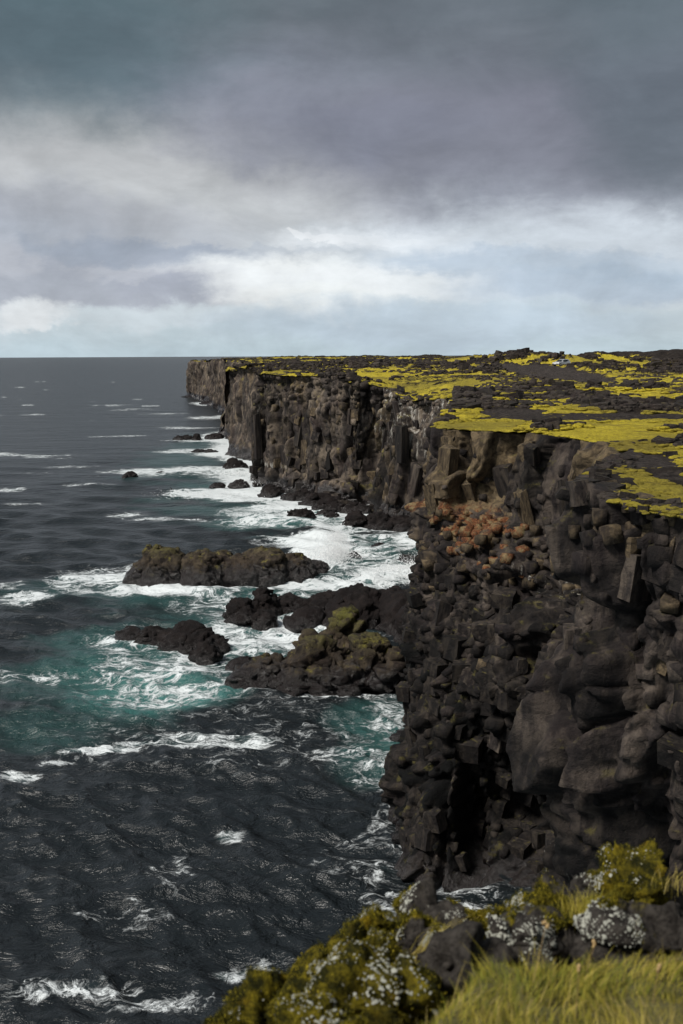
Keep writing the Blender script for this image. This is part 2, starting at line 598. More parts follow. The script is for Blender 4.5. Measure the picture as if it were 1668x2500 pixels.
t.put(b.inputs['Normal'], t.bump(hh, 1.0, 0.6))

M_spray = plain('sea_spray', (0.86, 0.88, 0.89), 0.9)

# foreground moss-and-lichen boulders
M_moss, t, b = new_mat('mossy_boulder')
oi = t.node('ShaderNodeObjectInfo')
G = t.node('ShaderNodeNewGeometry')
P = G.outputs['Position']
nz = t.node('ShaderNodeSeparateXYZ')
t.l.new(G.outputs['Normal'], nz.inputs[0])
a1 = t.noise(P, 4.0, 7, 0.65, 0.4)
a2 = t.noise(P, 18.0, 7, 0.7)
a3 = t.noise(P, 60.0, 5, 0.7)
rk = t.mix(t.step(a2, 0.3, 0.7), (0.018, 0.015, 0.013), (0.085, 0.075, 0.065))
mcol = t.mix(t.step(a2, 0.40, 0.62), (0.022, 0.022, 0.004), (0.20, 0.16, 0.012))
mcol = t.mix(t.step(t.noise(P, 6.0, 5, 0.6), 0.56, 0.72, 0, 0.7), mcol, (0.36, 0.24, 0.012))
mcol = t.mix(t.step(a3, 0.5, 0.3, 0, 0.6), mcol, (0.022, 0.022, 0.006))
mm = t.attr('moss')
mcol = t.mix(t.step(a1, 0.52, 0.36, 0, 0.75), mcol, (0.016, 0.017, 0.004))  # dark patches put shade into the moss colour
mk = t.step(t.math('ADD', mm, t.math('MULTIPLY', t.math('SUBTRACT', a1, 0.5), 1.0)), 0.35, 0.5)
c = t.mix(mk, rk, mcol)
li = t.attr('lichen')
l1 = t.noise(P, 22.0, 6, 0.66, 0.5)
l2 = t.noise(P, 55.0, 5, 0.7, 0.5)
lf = t.step(t.math('ADD', t.math('ADD', l1, t.math('MULTIPLY', l2, 0.5)), t.math('MULTIPLY', li, 0.30)), 1.0, 1.05)
lf = t.math('MULTIPLY', lf, t.step(li, 0.03, 0.15))
c = t.mix(lf, c, t.mix(a3, (0.42, 0.42, 0.36), (0.72, 0.71, 0.64)))
t.put(b.inputs['Base Color'], c)
b.inputs['Roughness'].default_value = 0.95
b.inputs['Specular IOR Level'].default_value = 0.12
t.put(b.inputs['Normal'], t.bump(t.math('ADD', a2, t.math('MULTIPLY', a3, 0.5)), 0.9, 0.05))

# grass
M_grass, t, b = new_mat('grass_blade')
rnd = t.attr('tone')
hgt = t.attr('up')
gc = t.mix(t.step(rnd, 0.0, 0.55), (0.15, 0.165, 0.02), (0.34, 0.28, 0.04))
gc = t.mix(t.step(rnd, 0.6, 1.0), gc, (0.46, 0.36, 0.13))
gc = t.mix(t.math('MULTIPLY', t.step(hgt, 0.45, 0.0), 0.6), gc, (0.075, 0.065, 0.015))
t.put(b.inputs['Base Color'], gc)
b.inputs['Roughness'].default_value = 0.7
b.inputs['Specular IOR Level'].default_value = 0.2
M_fuzz, t, b = new_mat('moss_fuzz')
rnd = t.attr('tone')
fc = t.mix(t.step(rnd, 0.0, 0.5), (0.022, 0.024, 0.005), (0.14, 0.12, 0.012))
fc = t.mix(t.step(rnd, 0.5, 1.0), fc, (0.42, 0.33, 0.028))
t.put(b.inputs['Base Color'], fc)
b.inputs['Roughness'].default_value = 0.9
b.inputs['Specular IOR Level'].default_value = 0.1
M_lichen = plain('lichen_crust', (0.33, 0.33, 0.28), 0.95, var=0.35, bump=0.5, bscale=60)
M_soil = plain('turf_soil', (0.085, 0.075, 0.02), 0.95, var=0.5, bump=0.8, bscale=25)

# ------------------------------------------------------------------ the land in plan
LEV = np.array([17.5, 16.0, 13.0, 10.0, 6.0, 2.5, -1.2])      # heights of the cliff profile below the rim
DEF = [0.3, 0.4, 0.6, 0.9, 1.3, 1.8, 3.0]


def C(x, y, offs=None, pts=None):
    return dict(xy=(x, y), offs=offs or DEF, pts=pts)


CL = [
    C(900, 1650), C(200, 1640), C(-60, 1600), C(-140, 1520), C(-166, 1400), C(-130, 1300), C(-70, 1150), C(-50, 950), C(-66, 760), C(-92, 690),
    C(-98, 668), C(-97, 650), C(-90, 628), C(-80, 600), C(-72, 570), C(-60, 500), C(-45, 420), C(-34, 352),
    C(-38.0, 332), C(-36, 318), C(-28.5, 292), C(-28.5, 266, [1.2, 1.6, 1.8, 2.2, 3.0, 4.0, 5.0]), C(-20.0, 246), C(-16, 226),
    C(-18.5, 211), C(-17.6, 203.5, [.4, .6, .8, .6, .9, 1.5, 2.5]), C(-15.5, 198), C(-12.5, 192), C(-9, 188, [1.0, 1.0, .8, .9, 1.0, 3, 5]),
    C(-6, 183), C(-2.5, 178.5, [.2, .3, .3, .4, .6, 3, 6]), C(1.5, 173, [-.3, -.2, .1, .3, .5, 3, 6]),
    C(7.2, 172, [-.5, -.3, .2, .3, .8, 3, 6]), C(9.0, 163, [.2, 1.0, 2.2, 3.0, 3.4, 4.6, 6]), C(10.5, 156, [.3, 1.2, 2.8, 3.4, 3.8, 4.4, 5]),
    C(13.4, 149, [.2, .6, 1.2, 1.4, 1.6, 2, 3]), C(15.3, 138), C(14.5, 122), C(11.5, 100), C(8.6, 80),
    C(6.6, 67, pts=[(6.4, 66), (6.2, 65), (5.4, 64), (5.0, 63), (4.6, 63), (4.4, 63), (4.2, 63)]),
    C(5.9, 61.3, pts=[(6.1, 60.2), (6.5, 57.6), (5.5, 55.2), (4.7, 53.0), (4.2, 51.6), (3.2, 50.6), (2.9, 50)]),
    C(8.0, 59.2, pts=[(7.9, 58.8), (7.5, 55.2), (6.9, 52.2), (6.1, 50.0), (5.3, 48.0), (4.4, 46.2), (3.8, 45.3)]),
    C(10.6, 57.0, pts=[(10.3, 56.6), (9.6, 53.2), (8.4, 49), (7.8, 47.0), (8.1, 48.4), (7.9, 48), (6.6, 44.5)]),
    C(13.0, 51.5, pts=[(12.4, 51.0), (11.8, 50.0), (10.2, 45.5), (9.4, 44.6), (9.8, 46.4), (9.6, 46), (8, 43)]),
    C(12.6, 44.5, pts=[(11.9, 44), (12.2, 44), (10.4, 42), (9.8, 41.5), (10.6, 42.8), (10.4, 42.6), (9, 40)]),
    C(9.4, 37.5, pts=[(9.1, 37.3), (8.9, 37.0), (8.7, 36.5), (8.3, 36.0), (7.8, 36.0), (7.4, 36), (7.0, 36)]),
    C(7.9, 32.6, pts=[(7.8, 32.4), (7.75, 32.2), (7.7, 32.0), (7.8, 32.0), (7.6, 32.0), (7.5, 32), (7.4, 32)]),
    C(8.2, 29.0, pts=[(8.0, 28.9), (8.0, 28.9), (8.2, 28.8), (8.5, 28.8), (8.7, 28.6), (8.6, 28.5), (8.4, 28)]),
    C(10.2, 26.8, pts=[(10.1, 26.6), (10.0, 26.5), (10.4, 26.4), (10.6, 26.4), (10.4, 26), (10.2, 26), (10, 25.5)]),
    C(13.5, 23), C(15.5, 17), C(12.5, 11), C(7.5, 7.6), C(4.0, 5.9), C(2.2, 5.0), C(1.2, 4.75), C(0.4, 4.6), C(-0.3, 4.45), C(-0.75, 4.2), C(-1.2, 3.6),
    C(-1.9, 2.4), C(-3.0, 0.5), C(-5, -3), C(-10, -12), C(-30, -45), C(-70, -120),
]
IDX = {'far': (0, 18), 'mid_far': (16, 25), 'mid': (25, 36), 'cove': (36, 40), 'near': (39, 50), 'own': (50, len(CL) - 1)}


def catmull(Pt, n):
    """n samples per span"""
    Pt = np.asarray(Pt, float)
    ext = np.concatenate([2 * Pt[:1] - Pt[1:2], Pt, 2 * Pt[-1:] - Pt[-2:-1]])
    out = []
    tt = np.linspace(0, 1, n, endpoint=False)[:, None]
    for i in range(len(Pt) - 1):
        a, b_, c_, d_ = ext[i], ext[i + 1], ext[i + 2], ext[i + 3]
        out.append(0.5 * (2 * b_ + (c_ - a) * tt + (2 * a - 5 * b_ + 4 * c_ - d_) * tt ** 2 + (3 * b_ - a - 3 * c_ + d_) * tt ** 3))
    out.append(Pt[-1:])
    return np.concatenate(out)


RIM = np.array([c['xy'] for c in CL], float)
LEVXY = np.zeros((len(CL), len(LEV), 2))
for i, c in enumerate(CL):
    tg = RIM[min(i + 1, len(RIM) - 1)] - RIM[max(i - 1, 0)]
    nrm = np.array([tg[1], -tg[0]]) / np.hypot(*tg)        # outward (seaward) side
    for j in range(len(LEV)):
        LEVXY[i, j] = c['pts'][j] if c['pts'] else RIM[i] + nrm * c['offs'][j]

RIMS = catmull(RIM, 10)
POLY = np.concatenate([RIMS, [(-70, -400), (1500, -400), (1500, 1650)]])


def inside(xy):
    r = np.zeros(len(xy), bool)
    x, y = xy[:, 0], xy[:, 1]
    q = np.roll(POLY, -1, 0)
    for (x1, y1), (x2, y2) in zip(POLY, q):
        if y1 == y2:
            continue
        c_ = (y1 > y) != (y2 > y)
        xi = (x2 - x1) * (y - y1) / (y2 - y1) + x1
        r ^= c_ & (x < xi)
    return r


def rimdist(xy, poly=None):
    """distance to, and nearest point on, the rim polyline"""
    poly = RIMS if poly is None else poly
    best = np.full(len(xy), 1e9)
    near = np.zeros((len(xy), 2))
    for k in range(len(poly) - 1):
        a, b_ = poly[k], poly[k + 1]
        ab = b_ - a
        tt = np.clip(((xy - a) @ ab) / (ab @ ab), 0, 1)
        pr = a + tt[:, None] * ab
        d = ((xy - pr) ** 2).sum(1)
        m = d < best
        best = np.where(m, d, best)
        near[m] = pr[m]
    return np.sqrt(best), near


def on_land(px, py, rel):
    return at_z(px, py, H + rel)


# level of the ground relative to the eye, by distance
RT = np.array([0, 1.5, 3, 5, 8, 15, 27, 45, 60, 68, 85, 110, 160, 230, 260, 400, 700, 1100, 1700])
ZT = np.array([-2.3, -2.4, -2.9, -3.7, -3.6, -3.9, -4.3, -4.4, -4.3, -4.5, -4.4, -4.3, -4.3, -2.9, -2.7, -2.4, -2.2, -2.6, -4.0])
MOUNDS = []       # x, y, rx, ry, height


def mound(px, y, rpx, ry, top_py, extra=0.0):
    p = at_y(px, top_py, y)
    r_ = math.hypot(p.x, p.y)
    base = np.interp(r_, RT, ZT)
    MOUNDS.append((p.x, p.y, rpx * r_ / FPX, ry, p.z - H - base + extra))


mound(1280, 285, 95, 14, 863)
mound(1200, 320, 110, 18, 870)
mound(1385, 268, 60, 9, 867)
mound(1460, 300, 80, 14, 866)
mound(1620, 330, 110, 22, 867)
mound(1800, 330, 160, 30, 868)
mound(1530, 380, 120, 22, 865)
mound(900, 560, 160, 30, 872)
mound(700, 600, 120, 40, 873)
mound(1060, 480, 140, 30, 871)
mound(1460, 90, 40, 5, 975)
mound(1330, 100, 120, 6, 985)
mound(1600, 96, 130, 7, 985)


def sdmound(xy, m):
    return np.exp(-(((xy[:, 0] - m[0]) / m[2]) ** 2 + ((xy[:, 1] - m[1]) / m[3]) ** 2))


GX, GY = at_y(1330, 897, 243).x, 243.0


def ground(xy, detail=True, rd=None):
    r_ = np.hypot(xy[:, 0], xy[:, 1])
    z = H + np.interp(r_, RT, ZT)
    for m in MOUNDS:
        z = z + sdmound(xy, m) * m[4]
    # the rim sags where the cove bites in, and at the far headlands
    z = z - 2.6 * np.exp(-(((xy[:, 0] - 11) / 9) ** 2 + ((xy[:, 1] - 152) / 26) ** 2))
    z = z - 1.9 * np.exp(-(((xy[:, 0] + 38) / 16) ** 2 + ((xy[:, 1] - 310) / 45) ** 2))
    z = z - 1.2 * np.exp(-(((xy[:, 0] + 90) / 30) ** 2 + ((xy[:, 1] - 640) / 90) ** 2))
    if not detail:
        return z
    p3 = np.concatenate([xy, np.zeros((len(xy), 1))], 1)
    L = fbm(p3 + 40, 26, 5, 3, 0.55) * 0.45 + fbm(p3, 6, 5, 5, .62) * 0.75     # where the lava breaks through
    lava_ = sm(L, -0.02, 0.26)
    if rd is None:
        rd, _ = rimdist(xy)
    gravel = np.zeros(len(xy))
    mossb = np.zeros(len(xy))
    lavab = np.zeros(len(xy))
    for px, py, rx, ry, k, arr in ZONES:
        c_ = on_land(px, py, np.interp(math.hypot(*on_land(px, py, -4.2).xy), RT, ZT))
        d_ = math.hypot(c_.x, c_.y)
        wx = rx * d_ / FPX
        wy = ry * d_ * d_ / (FPX * max(1.5, H - c_.z))
        e_ = ((xy[:, 0] - c_.x) / wx) ** 2 + ((xy[:, 1] - c_.y) / wy) ** 2
        f_ = sm(e_ + fbm(p3, 3.0, 3, 31) * 0.5, 1.25, 0.7) * k
        {'g': gravel, 'm': mossb, 'l': lavab}[arr][:] = np.maximum({'g': gravel, 'm': mossb, 'l': lavab}[arr], f_)
    carw = np.exp(-(((xy[:, 0] - at_y(1371, 898, 243).x) / 7.0) ** 2 + ((xy[:, 1] - 241) / 9.0) ** 2))
    gravel = np.maximum(gravel, sm(carw, 0.3, 0.6))
    lava_ = np.clip(lava_ + lavab, 0, 1) * (1 - gravel) * (1 - mossb)
    amp = np.interp(r_, [0, 6, 25, 60, 120, 300, 900], [0.02, 0.05, 0.14, 0.35, 0.9, 1.2, 1.6])
    rid = np.clip(fbm(p3 + 9, 6.0, 5, 8, 0.6, True) * 0.5 + 0.5, 0, 1)
    f1, f2, off, rr = worley(p3 / np.interp(r_, [20, 60, 300], [0.9, 1.5, 3.0])[:, None], 77)
    lump = (1 - np.clip(f1, 0, 1)) * 0.9 + rr[:, 0] * 0.2
    z = z + lava_ * amp * (0.10 + 0.75 * rid + 0.35 * lump)
    z = z + (1 - lava_) * (fbm(p3, 1.6, 4, 13, .6) * 0.30 * amp + fbm(p3, 4, 3, 12) * 0.2 * amp + fbm(p3, 40, 3, 14) * 0.4 * amp) * (1 - carw)
    ms = np.clip(0.84 - lava_ * 0.95 - gravel * 0.9, 0, 1)
    edge = sm(rd + fbm(p3, 1.5, 3, 91) * 1.2, 1.6, 0.2) * np.interp(r_, [20, 40, 46, 66, 75, 180], [0.45, 0.45, 0.05, 0.05, 0.3, 0.5])
    ms = np.maximum(ms - edge, 0) * (1 - gravel) 
    ms = np.maximum(ms, mossb * np.where((r_ > 45) & (r_ < 70), 0.86, 0.76) * (1 - gravel) - edge * 0.5)
    return z, np.clip(ms, 0, 1), gravel, lava_


ZONES = [
    # px, py, rx, ry, strength, kind (gravel / moss / lava)
    (1320, 895, 95, 7, 1.0, 'g'), (1450, 1022, 330, 9, 0.6, 'g'), (1250, 1012, 90, 8, 0.8, 'g'), (1540, 1118, 90, 26, 0.9, 'g'), (1360, 1078, 90, 8, .8, 'g'),
    (1640, 1165, 60, 14, 0.6, 'g'),
    (1180, 1040, 130, 15, 1.0, 'm'), (1500, 1062, 190, 16, 1.0, 'm'), (1620, 1100, 70, 10, .9, 'm'), (1640, 1135, 80, 16, 0.9, 'm'), (1600, 1220, 95, 36, 1.0, 'm'),
    (1470, 1200, 45, 12, .8, 'm'), (1640, 1200, 60, 30, 0.9, 'm'), (1250, 985, 140, 6, .9, 'm'), (1600, 970, 90, 7, .8, 'm'), (1450, 930, 300, 14, .8, 'm'),
    (990, 928, 150, 3, .8, 'm'), (565, 920, 30, 5, 1.0, 'm'), (690, 905, 90, 4, .8, 'm'), (1150, 915, 240, 9, .6, 'm'),
    (1560, 1000, 160, 8, .5, 'l'), (1170, 1000, 120, 8, .6, 'l'), (1440, 985, 60, 16, 1.0, 'l'), (1080, 965, 110, 10, .9, 'l'), (1060, 925, 60, 8, 1., 'l'),
    (1240, 928, 60, 5, .8, 'l'), (700, 928, 130, 6, .5, 'l'), (1410, 877, 130, 11, 1, 'l'), (1200, 960, 110, 6, .5, 'l'),
]

# ------------------------------------------------------------------ cliffs


def build_cliff(seg, du, dv, mat, label, style):
    i0, i1 = IDX[seg]
    a, b_ = max(0, i0 - 2), min(len(CL), i1 + 3)
    S = 24
    rim = catmull(RIM[a:b_], S)
    lv = [catmull(LEVXY[a:b_, j], S) for j in range(len(LEV))]
    k0, k1 = (i0 - a) * S, (i1 - a) * S
    rim = rim[k0:k1 + 1]
    lv = np.stack([x[k0:k1 + 1] for x in lv], 1)
    # resample evenly along a mean line
    meanl = (rim + lv[:, 3]) / 2
    cum = np.concatenate([[0], np.cumsum(np.hypot(*np.diff(meanl, axis=0).T))])
    nu = max(4, int(cum[-1] / du))
    s = np.linspace(0, cum[-1], nu)
    rs = lambda q: np.stack([np.interp(s, cum, q[:, 0]), np.interp(s, cum, q[:, 1])], 1)
    rim = rs(rim)
    lv = np.stack([rs(lv[:, j]) for j in range(lv.shape[1])], 1)
    tg = np.gradient(rim, axis=0)
    tg /= np.maximum(np.hypot(tg[:, 0], tg[:, 1])[:, None], 1e-6)
    kk = max(1, int(1.5 / du))
    ker = np.ones(2 * kk + 1) / (2 * kk + 1)
    tg = np.stack([np.convolve(np.pad(tg[:, i], kk, 'edge'), ker, 'valid') for i in (0, 1)], 1)
    out = np.stack([tg[:, 1], -tg[:, 0]], 1)
    out /= np.maximum(np.hypot(out[:, 0], out[:, 1])[:, None], 1e-6)
    zt = ground(rim)[0]
    # columns of control points down the face: lid under the turf, rim, profile
    rows_xy = [rim - out * 3.0, rim - out * 1.2, rim] + [lv[:, j] for j in range(len(LEV))]
    rows_z = [zt - 1.6, zt - 0.45, zt - 0.12] + [np.minimum(np.full(nu, z_), zt - 0.8 - 0.3 * k) for k, z_ in enumerate(LEV)]
    RX = np.stack(rows_xy, 1)
    RZ = np.stack(rows_z, 1)
    par = [0, 1.9, 3.1] + list(3.1 + np.cumsum(-np.diff(np.concatenate([[21.7], LEV]))))
    nv = int(par[-1] / dv)
    vv = np.linspace(0, par[-1], nv)
    j = np.clip(np.searchsorted(par, vv, side='right') - 1, 0, len(par) - 2)
    f = (vv - np.array(par)[j]) / (np.array(par)[j + 1] - np.array(par)[j])
    f_s = np.where(j >= 2, f * f * (3 - 2 * f) * 0.6 + f * 0.4, f)
    XY = RX[:, j] * (1 - f_s)[None, :, None] + RX[:, j + 1] * f_s[None, :, None]
    Z = RZ[:, j] * (1 - f)[None, :] + RZ[:, j + 1] * f[None, :]
    P0 = np.concatenate([XY, Z[..., None]], 2)
    p = P0.reshape(-1, 3)
    N = np.repeat(np.concatenate([out, np.zeros((nu, 1))], 1)[:, None], nv, 1)
    du_ = np.gradient(P0, axis=0)
    dv_ = np.gradient(P0, axis=1)
    cr_ = np.cross(dv_, du_)
    cr_ /= np.maximum(np.linalg.norm(cr_, axis=2)[..., None], 1e-9)
    sg = np.sign((cr_ * N).sum(2).mean()) or 1
    N = N * 0.75 + cr_ * sg * 0.25
    N = N.reshape(-1, 3)
    D_, attrs = style(p, zt)
    dg = D_.reshape(nu, nv)
    pd = np.pad(dg, 1, 'edge')
    dg = (pd[1:-1, 1:-1] * 4 + pd[:-2, 1:-1] + pd[2:, 1:-1] + pd[1:-1, :-2] + pd[1:-1, 2:]) / 8
    D_ = dg.ravel()
    face = np.repeat(sm(vv, 2.2, 4.2)[None, :], nu, 0).ravel()
    q = p + N * (D_ * face)[:, None]
    o = mesh_np('cliff', q, grid_faces(nu, nv, flip=(sg > 0)), mat, attrs, smooth=False)
    tag(o, label, None, None, 'structure')
    return o, q.reshape(nu, nv, 3), N.reshape(nu, nv, 3)


def style_far(p, zt):
    col, r = blocks(p, (5, 5, 16), 5, 0.7, 0.5)
    col2, r2 = blocks(p, (2.6, 2.6, 4), 15, 0.8, 0.6, 0.12, True)
    d = fbm(p, 30, 4, 1) * 3.0 + col * 1.8 + col2 * 0.9 + fbm(p, 5, 4, 9) * 0.8
    return d, {'tone': 0.35 * r[:, 1] + 0.35 * r2[:, 1], 'tan': sm(fbm(p, 25, 3, 44), -0.1, 0.5) * 0.35, 'guano': np.full(len(p), 0.02)}


def style_mid(p, zt):
    z = p[:, 2]
    warpv = np.stack([fbm(p, 6, 3, 21), fbm(p, 6, 3, 22), fbm(p, 6, 3, 23)], 1) * np.array([0.8, 0.8, 2.0])
    col, r1 = blocks(p + warpv, (5.6, 5.6, 26), 5, 0.9, 0.75, 0.12)
    col2, r2 = blocks(p + warpv, (2.3, 2.3, 7.0), 6, 0.9, 0.7, 0.12, True)
    blk, r3 = blocks(p, (1.2, 1.2, 0.9), 7, 0.8, 0.6, 0.12, True)
    rub = np.clip(sm(z, 16.0, 19.0) + sm(z, 3.0, 1.0), 0, 1)          # rubbly top and foot
    d = fbm(p, 18, 4, 1) * 2.4 + col * 2.2 * (1 - 0.5 * rub) + col2 * 0.5 * (1 - 0.6 * rub) + blk * (0.16 + 0.6 * rub) + fbm(p, 2, 4, 3) * 0.25 - 1.6
    tone_ = 0.45 * r1[:, 1] + 0.3 * r2[:, 1] + 0.2 * r3[:, 1] - 0.35 * sm(p[:, 1], 180, 168) * sm(p[:, 0], 12, 6)  # recess at the right darkened, its shade put into the tone
    tan = sm(fbm(p * np.array([1, 1, 0.35]), 9, 4, 44), -0.15, 0.55) * sm(z, 3, 8) * np.where(p[:, 1] > 165, 0.78, 0.25)  # left part of the wall more tan, painted as its lit half
    tan = np.maximum(tan, 0.75 * np.exp(-(((p[:, 0] - 6.0) / 1.6) ** 2 + ((p[:, 1] - 158) / 7) ** 2)) * sm(z, 1, 4))
    red = 0.5 * np.exp(-(((p[:, 0] + 12) / 5) ** 2)) * np.exp(-((z - 13) / 3) ** 2)
    guano = np.where(p[:, 1] < 172, 0.30, 0.17) * sm(z, 5, 13)
    guano = np.maximum(guano, 0.38 * np.exp(-((z - 5.0) / 0.9) ** 2) * np.exp(-(((p[:, 0] + 15) / 5) ** 2)))
    return d, {'tan': tan, 'red': red, 'guano': guano, 'tone': tone_}


def style_near(p, zt):
    z = p[:, 2]
    upper = sm(z, 16.4, 17.6) * sm(p[:, 1], 43, 47)       # smooth columns above the scoria
    warpv = np.stack([fbm(p, 2.5, 3, 21), fbm(p, 2.5, 3, 22), fbm(p, 2.5, 3, 23)], 1) * 0.6
    pw = p + warpv
    col, r1 = blocks(pw * np.array([1, 1, 0.9]), (2.1, 2.1, 12), 5, 0.7, 0.75, 0.09, True)
    col2, _ = blocks(pw, (0.8, 0.8, 2.4), 16, 0.7, 0.5, 0.1, True)
    big, rb = blocks(pw, (2.3, 2.3, 2.6), 8, 0.7, 0.6, 0.07, True)
    med, rm = blocks(p + warpv * 0.45, (0.95, 0.95, 0.85), 9, 0.75, 0.8, 0.12, True)
    sml, rs_ = blocks(p + warpv * 0.2, (0.44, 0.44, 0.38), 10, 0.8, 0.6, 0.16, True)
    lower = 1 - upper
    scor = np.exp(-((z - 15.6) / 2.0) ** 2) * sm(p[:, 1], 46, 50)
    smooth = sm(fbm(p + 5, 7, 2, 55), 0.05, 0.35) * (1 - scor)           # some faces stay massive
    ribs = fbm(p * np.array([1, 1, 0.16]), 2.8, 4, 66)
    clef = np.clip(1 - np.abs(fbm(p * np.array([1, 1, 0.2]) + 7, 4.5, 3, 67)) / 0.09, 0, 1)     # deep upright cracks
    d = (fbm(p, 8, 4, 1) * 1.3 + (ribs * 2.4 - clef * 0.9) * lower + upper * (col * 1.15 + col2 * 0.3 + fbm(p, 1.1, 4, 88) * 0.3 + 0.75)
         + lower * (big * 0.9 + med * 0.42 * (1 - 0.75 * smooth) + sml * (0.15 + 0.16 * scor) * (1 - 0.7 * smooth)) + fbm(p, 0.38, 4, 4, .6) * 0.13) - 0.45 + lower * 0.55 * sm(z, 18.3, 20.5)
    tone_ = 0.4 * rb[:, 1] + lower * (0.45 * rm[:, 1] + 0.2 * rs_[:, 1]) + upper * 0.5 * r1[:, 1] - 0.55 * sm(z, 15, 6)  # lower face painted darker: shade put into the tone
    # two sea-worn hollows in the foot
    for hx, hy, hz, rx, rz, k in ((6.3, 46.3, 4.6, 1.0, 4.6, 3.2), (8.9, 43.2, 4.5, 1.2, 5.0, 3.4), (10.4, 42.6, 9.0, 0.8, 6.0, 2.6), (11.2, 47.0, 16.0, 2.4, 1.5, 3.2), (8.6, 46.0, 11.2, 1.0, 1.0, 1.8), (9.8, 40.5, 13.2, .9, 1.2, 1.6)):
        dd = ((p[:, 0] - hx) / rx) ** 2 + ((p[:, 1] - hy) / (rx * 1.6)) ** 2 + ((z - hz) / rz) ** 2
        d = d - k * sm(dd, 1.3, 0.3)
    zone = np.exp(-((z - 16.5) / 1.5) ** 2) * np.exp(-(((p[:, 0] - 7.4) / 2.6) ** 2)) * sm(p[:, 1], 47, 50)
    red = np.clip(1.15 * zone * (0.75 + 0.5 * rm[:, 2]), 0, 1)
    red = np.maximum(red, 0.8 * np.exp(-(((p[:, 0] - 9.6) / 0.55) ** 2)) * np.exp(-((z - 20) / 1.0) ** 2) * sm(p[:, 1], 50, 53))
    red = np.maximum(red, 0.35 * np.exp(-((z - 12.0) / 1.2) ** 2) * np.exp(-(((p[:, 0] - 10.3) / 0.9) ** 2)))
    tan = 1.1 * upper * sm(0.15 + 0.6 * r1[:, 2] + fbm(p * np.array([1, 1, 0.4]), 3, 3, 44), -0.35, 0.6) * 0.85
    tan = np.maximum(tan, 0.5 * np.exp(-((z - 14.5) / 1.6) ** 2) * np.exp(-(((p[:, 0] - 5.7) / 0.8) ** 2)))
    gu = 0.07 + 0.20 * np.exp(-(((p[:, 0] - 7.9) / 0.9) ** 2 + ((p[:, 1] - 34) / 4) ** 2)) * sm(z, 14, 8)
    gu = np.maximum(gu, 0.24 * np.exp(-((z - 14.5) / 1.2) ** 2) * sm(p[:, 0], 7.5, 9) * sm(p[:, 1], 40, 44))
    return d, {'red': red, 'tan': tan, 'guano': gu, 'tone': tone_}


def style_own(p, zt):
    col, _ = blocks(p, (2, 2, 3), 5, 0.9, 0.5)
    k = sm(np.hypot(p[:, 0], p[:, 1]), 5.5, 9) * 0.8
    return (col * 0.8 + fbm(p, 6, 4, 1)) * k, {}


build_cliff('far', 0.9, 0.6, M_cliff, 'distant dark headlands of sheer sea cliff at the horizon', style_far)
build_cliff('mid_far', 0.55, 0.35, M_cliff, 'stepped brown headland of sea cliff beyond the long cliff wall', style_mid)
mid_cliff, MQ, MN = build_cliff('mid', 0.17, 0.19, M_cliff, 'long columned brown cliff wall above the white surf', style_mid)
build_cliff('cove', 0.8, 0.5, M_cliff, 'cliff hidden behind the near spur', style_mid)
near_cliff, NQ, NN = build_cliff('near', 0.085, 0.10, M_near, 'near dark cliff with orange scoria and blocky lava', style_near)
build_cliff('own', 0.45, 0.5, M_near, 'cliff under the viewpoint', style_own)

# ------------------------------------------------------------------ plateau
az_f = np.linspace(R(-10.5), R(21.5), 520)
az_all = np.concatenate([np.linspace(R(-150), R(-11), 60), az_f, np.linspace(R(22.5), R(205), 70)])
rr_ = [1.2]
while rr_[-1] < 1650:
    r0 = rr_[-1]
    rr_.append(r0 * (1 + (0.07 if r0 < 22 else 0.0062 if r0 < 330 else 0.013)))
rr_ = np.array(rr_)
A_, Rr = np.meshgrid(az_all, rr_, indexing='ij')
xy = np.stack([(np.sin(A_) * Rr).ravel(), (np.cos(A_) * Rr).ravel()], 1)
F = grid_faces(len(az_all), len(rr_))
ins = inside(xy)
keep = ins[F].any(1)
used = np.zeros(len(xy), bool)
used[F[keep].ravel()] = True
ids = np.where(used)[0]
rd, near_pt = rimdist(xy[ids])
so = ~ins[ids]
# vertices just outside are pulled on to the rim so that the sheet ends exactly there
xy_l = xy[ids].copy()
xy_l[so] = near_pt[so]
q3 = np.concatenate([near_pt, np.zeros((len(near_pt), 1))], 1)
jag = 0.6 * np.stack([fbm(q3, 1.6, 4, 141, .6), fbm(q3, 1.6, 4, 142, .6)], 1) * np.interp(np.hypot(*near_pt.T), [10, 40, 200], [.3, .6, 1.6])[:, None]
xy_l[so] += jag[so] + np.array([0.25, 0.0])
z_, ms_, gr_, lv_ = ground(xy_l, rd=rd)
p3 = np.concatenate([xy_l, z_[:, None]], 1)
rlip = sm(rd, 0.5, 0.0) * (~(np.hypot(xy_l[:, 0], xy_l[:, 1]) < 8))
z_ = z_ - rlip * 0.12
full = np.zeros(len(xy), int)
full[ids] = np.arange(len(ids))
Fk = full[F[keep]]
Vk = np.concatenate([xy_l, z_[:, None]], 1)
lava_field = mesh_np('lava_field', Vk, Fk[:, ::-1], M_field, {'moss': ms_, 'gravel': gr_}, smooth=False)
tag(lava_field, 'lava plateau with bright yellow moss mats and black rubble', None, None, 'structure')

# ------------------------------------------------------------------ sea
P_W = []


def sea_zone(px, py, rx, ry, k, arr):
    c_ = at_z(px, py)
    d_ = math.hypot(c_.x, c_.y)
    P_W.append((c_.x, c_.y, rx * d_ / FPX, ry * d_ * d_ / (FPX * H) , k, arr))


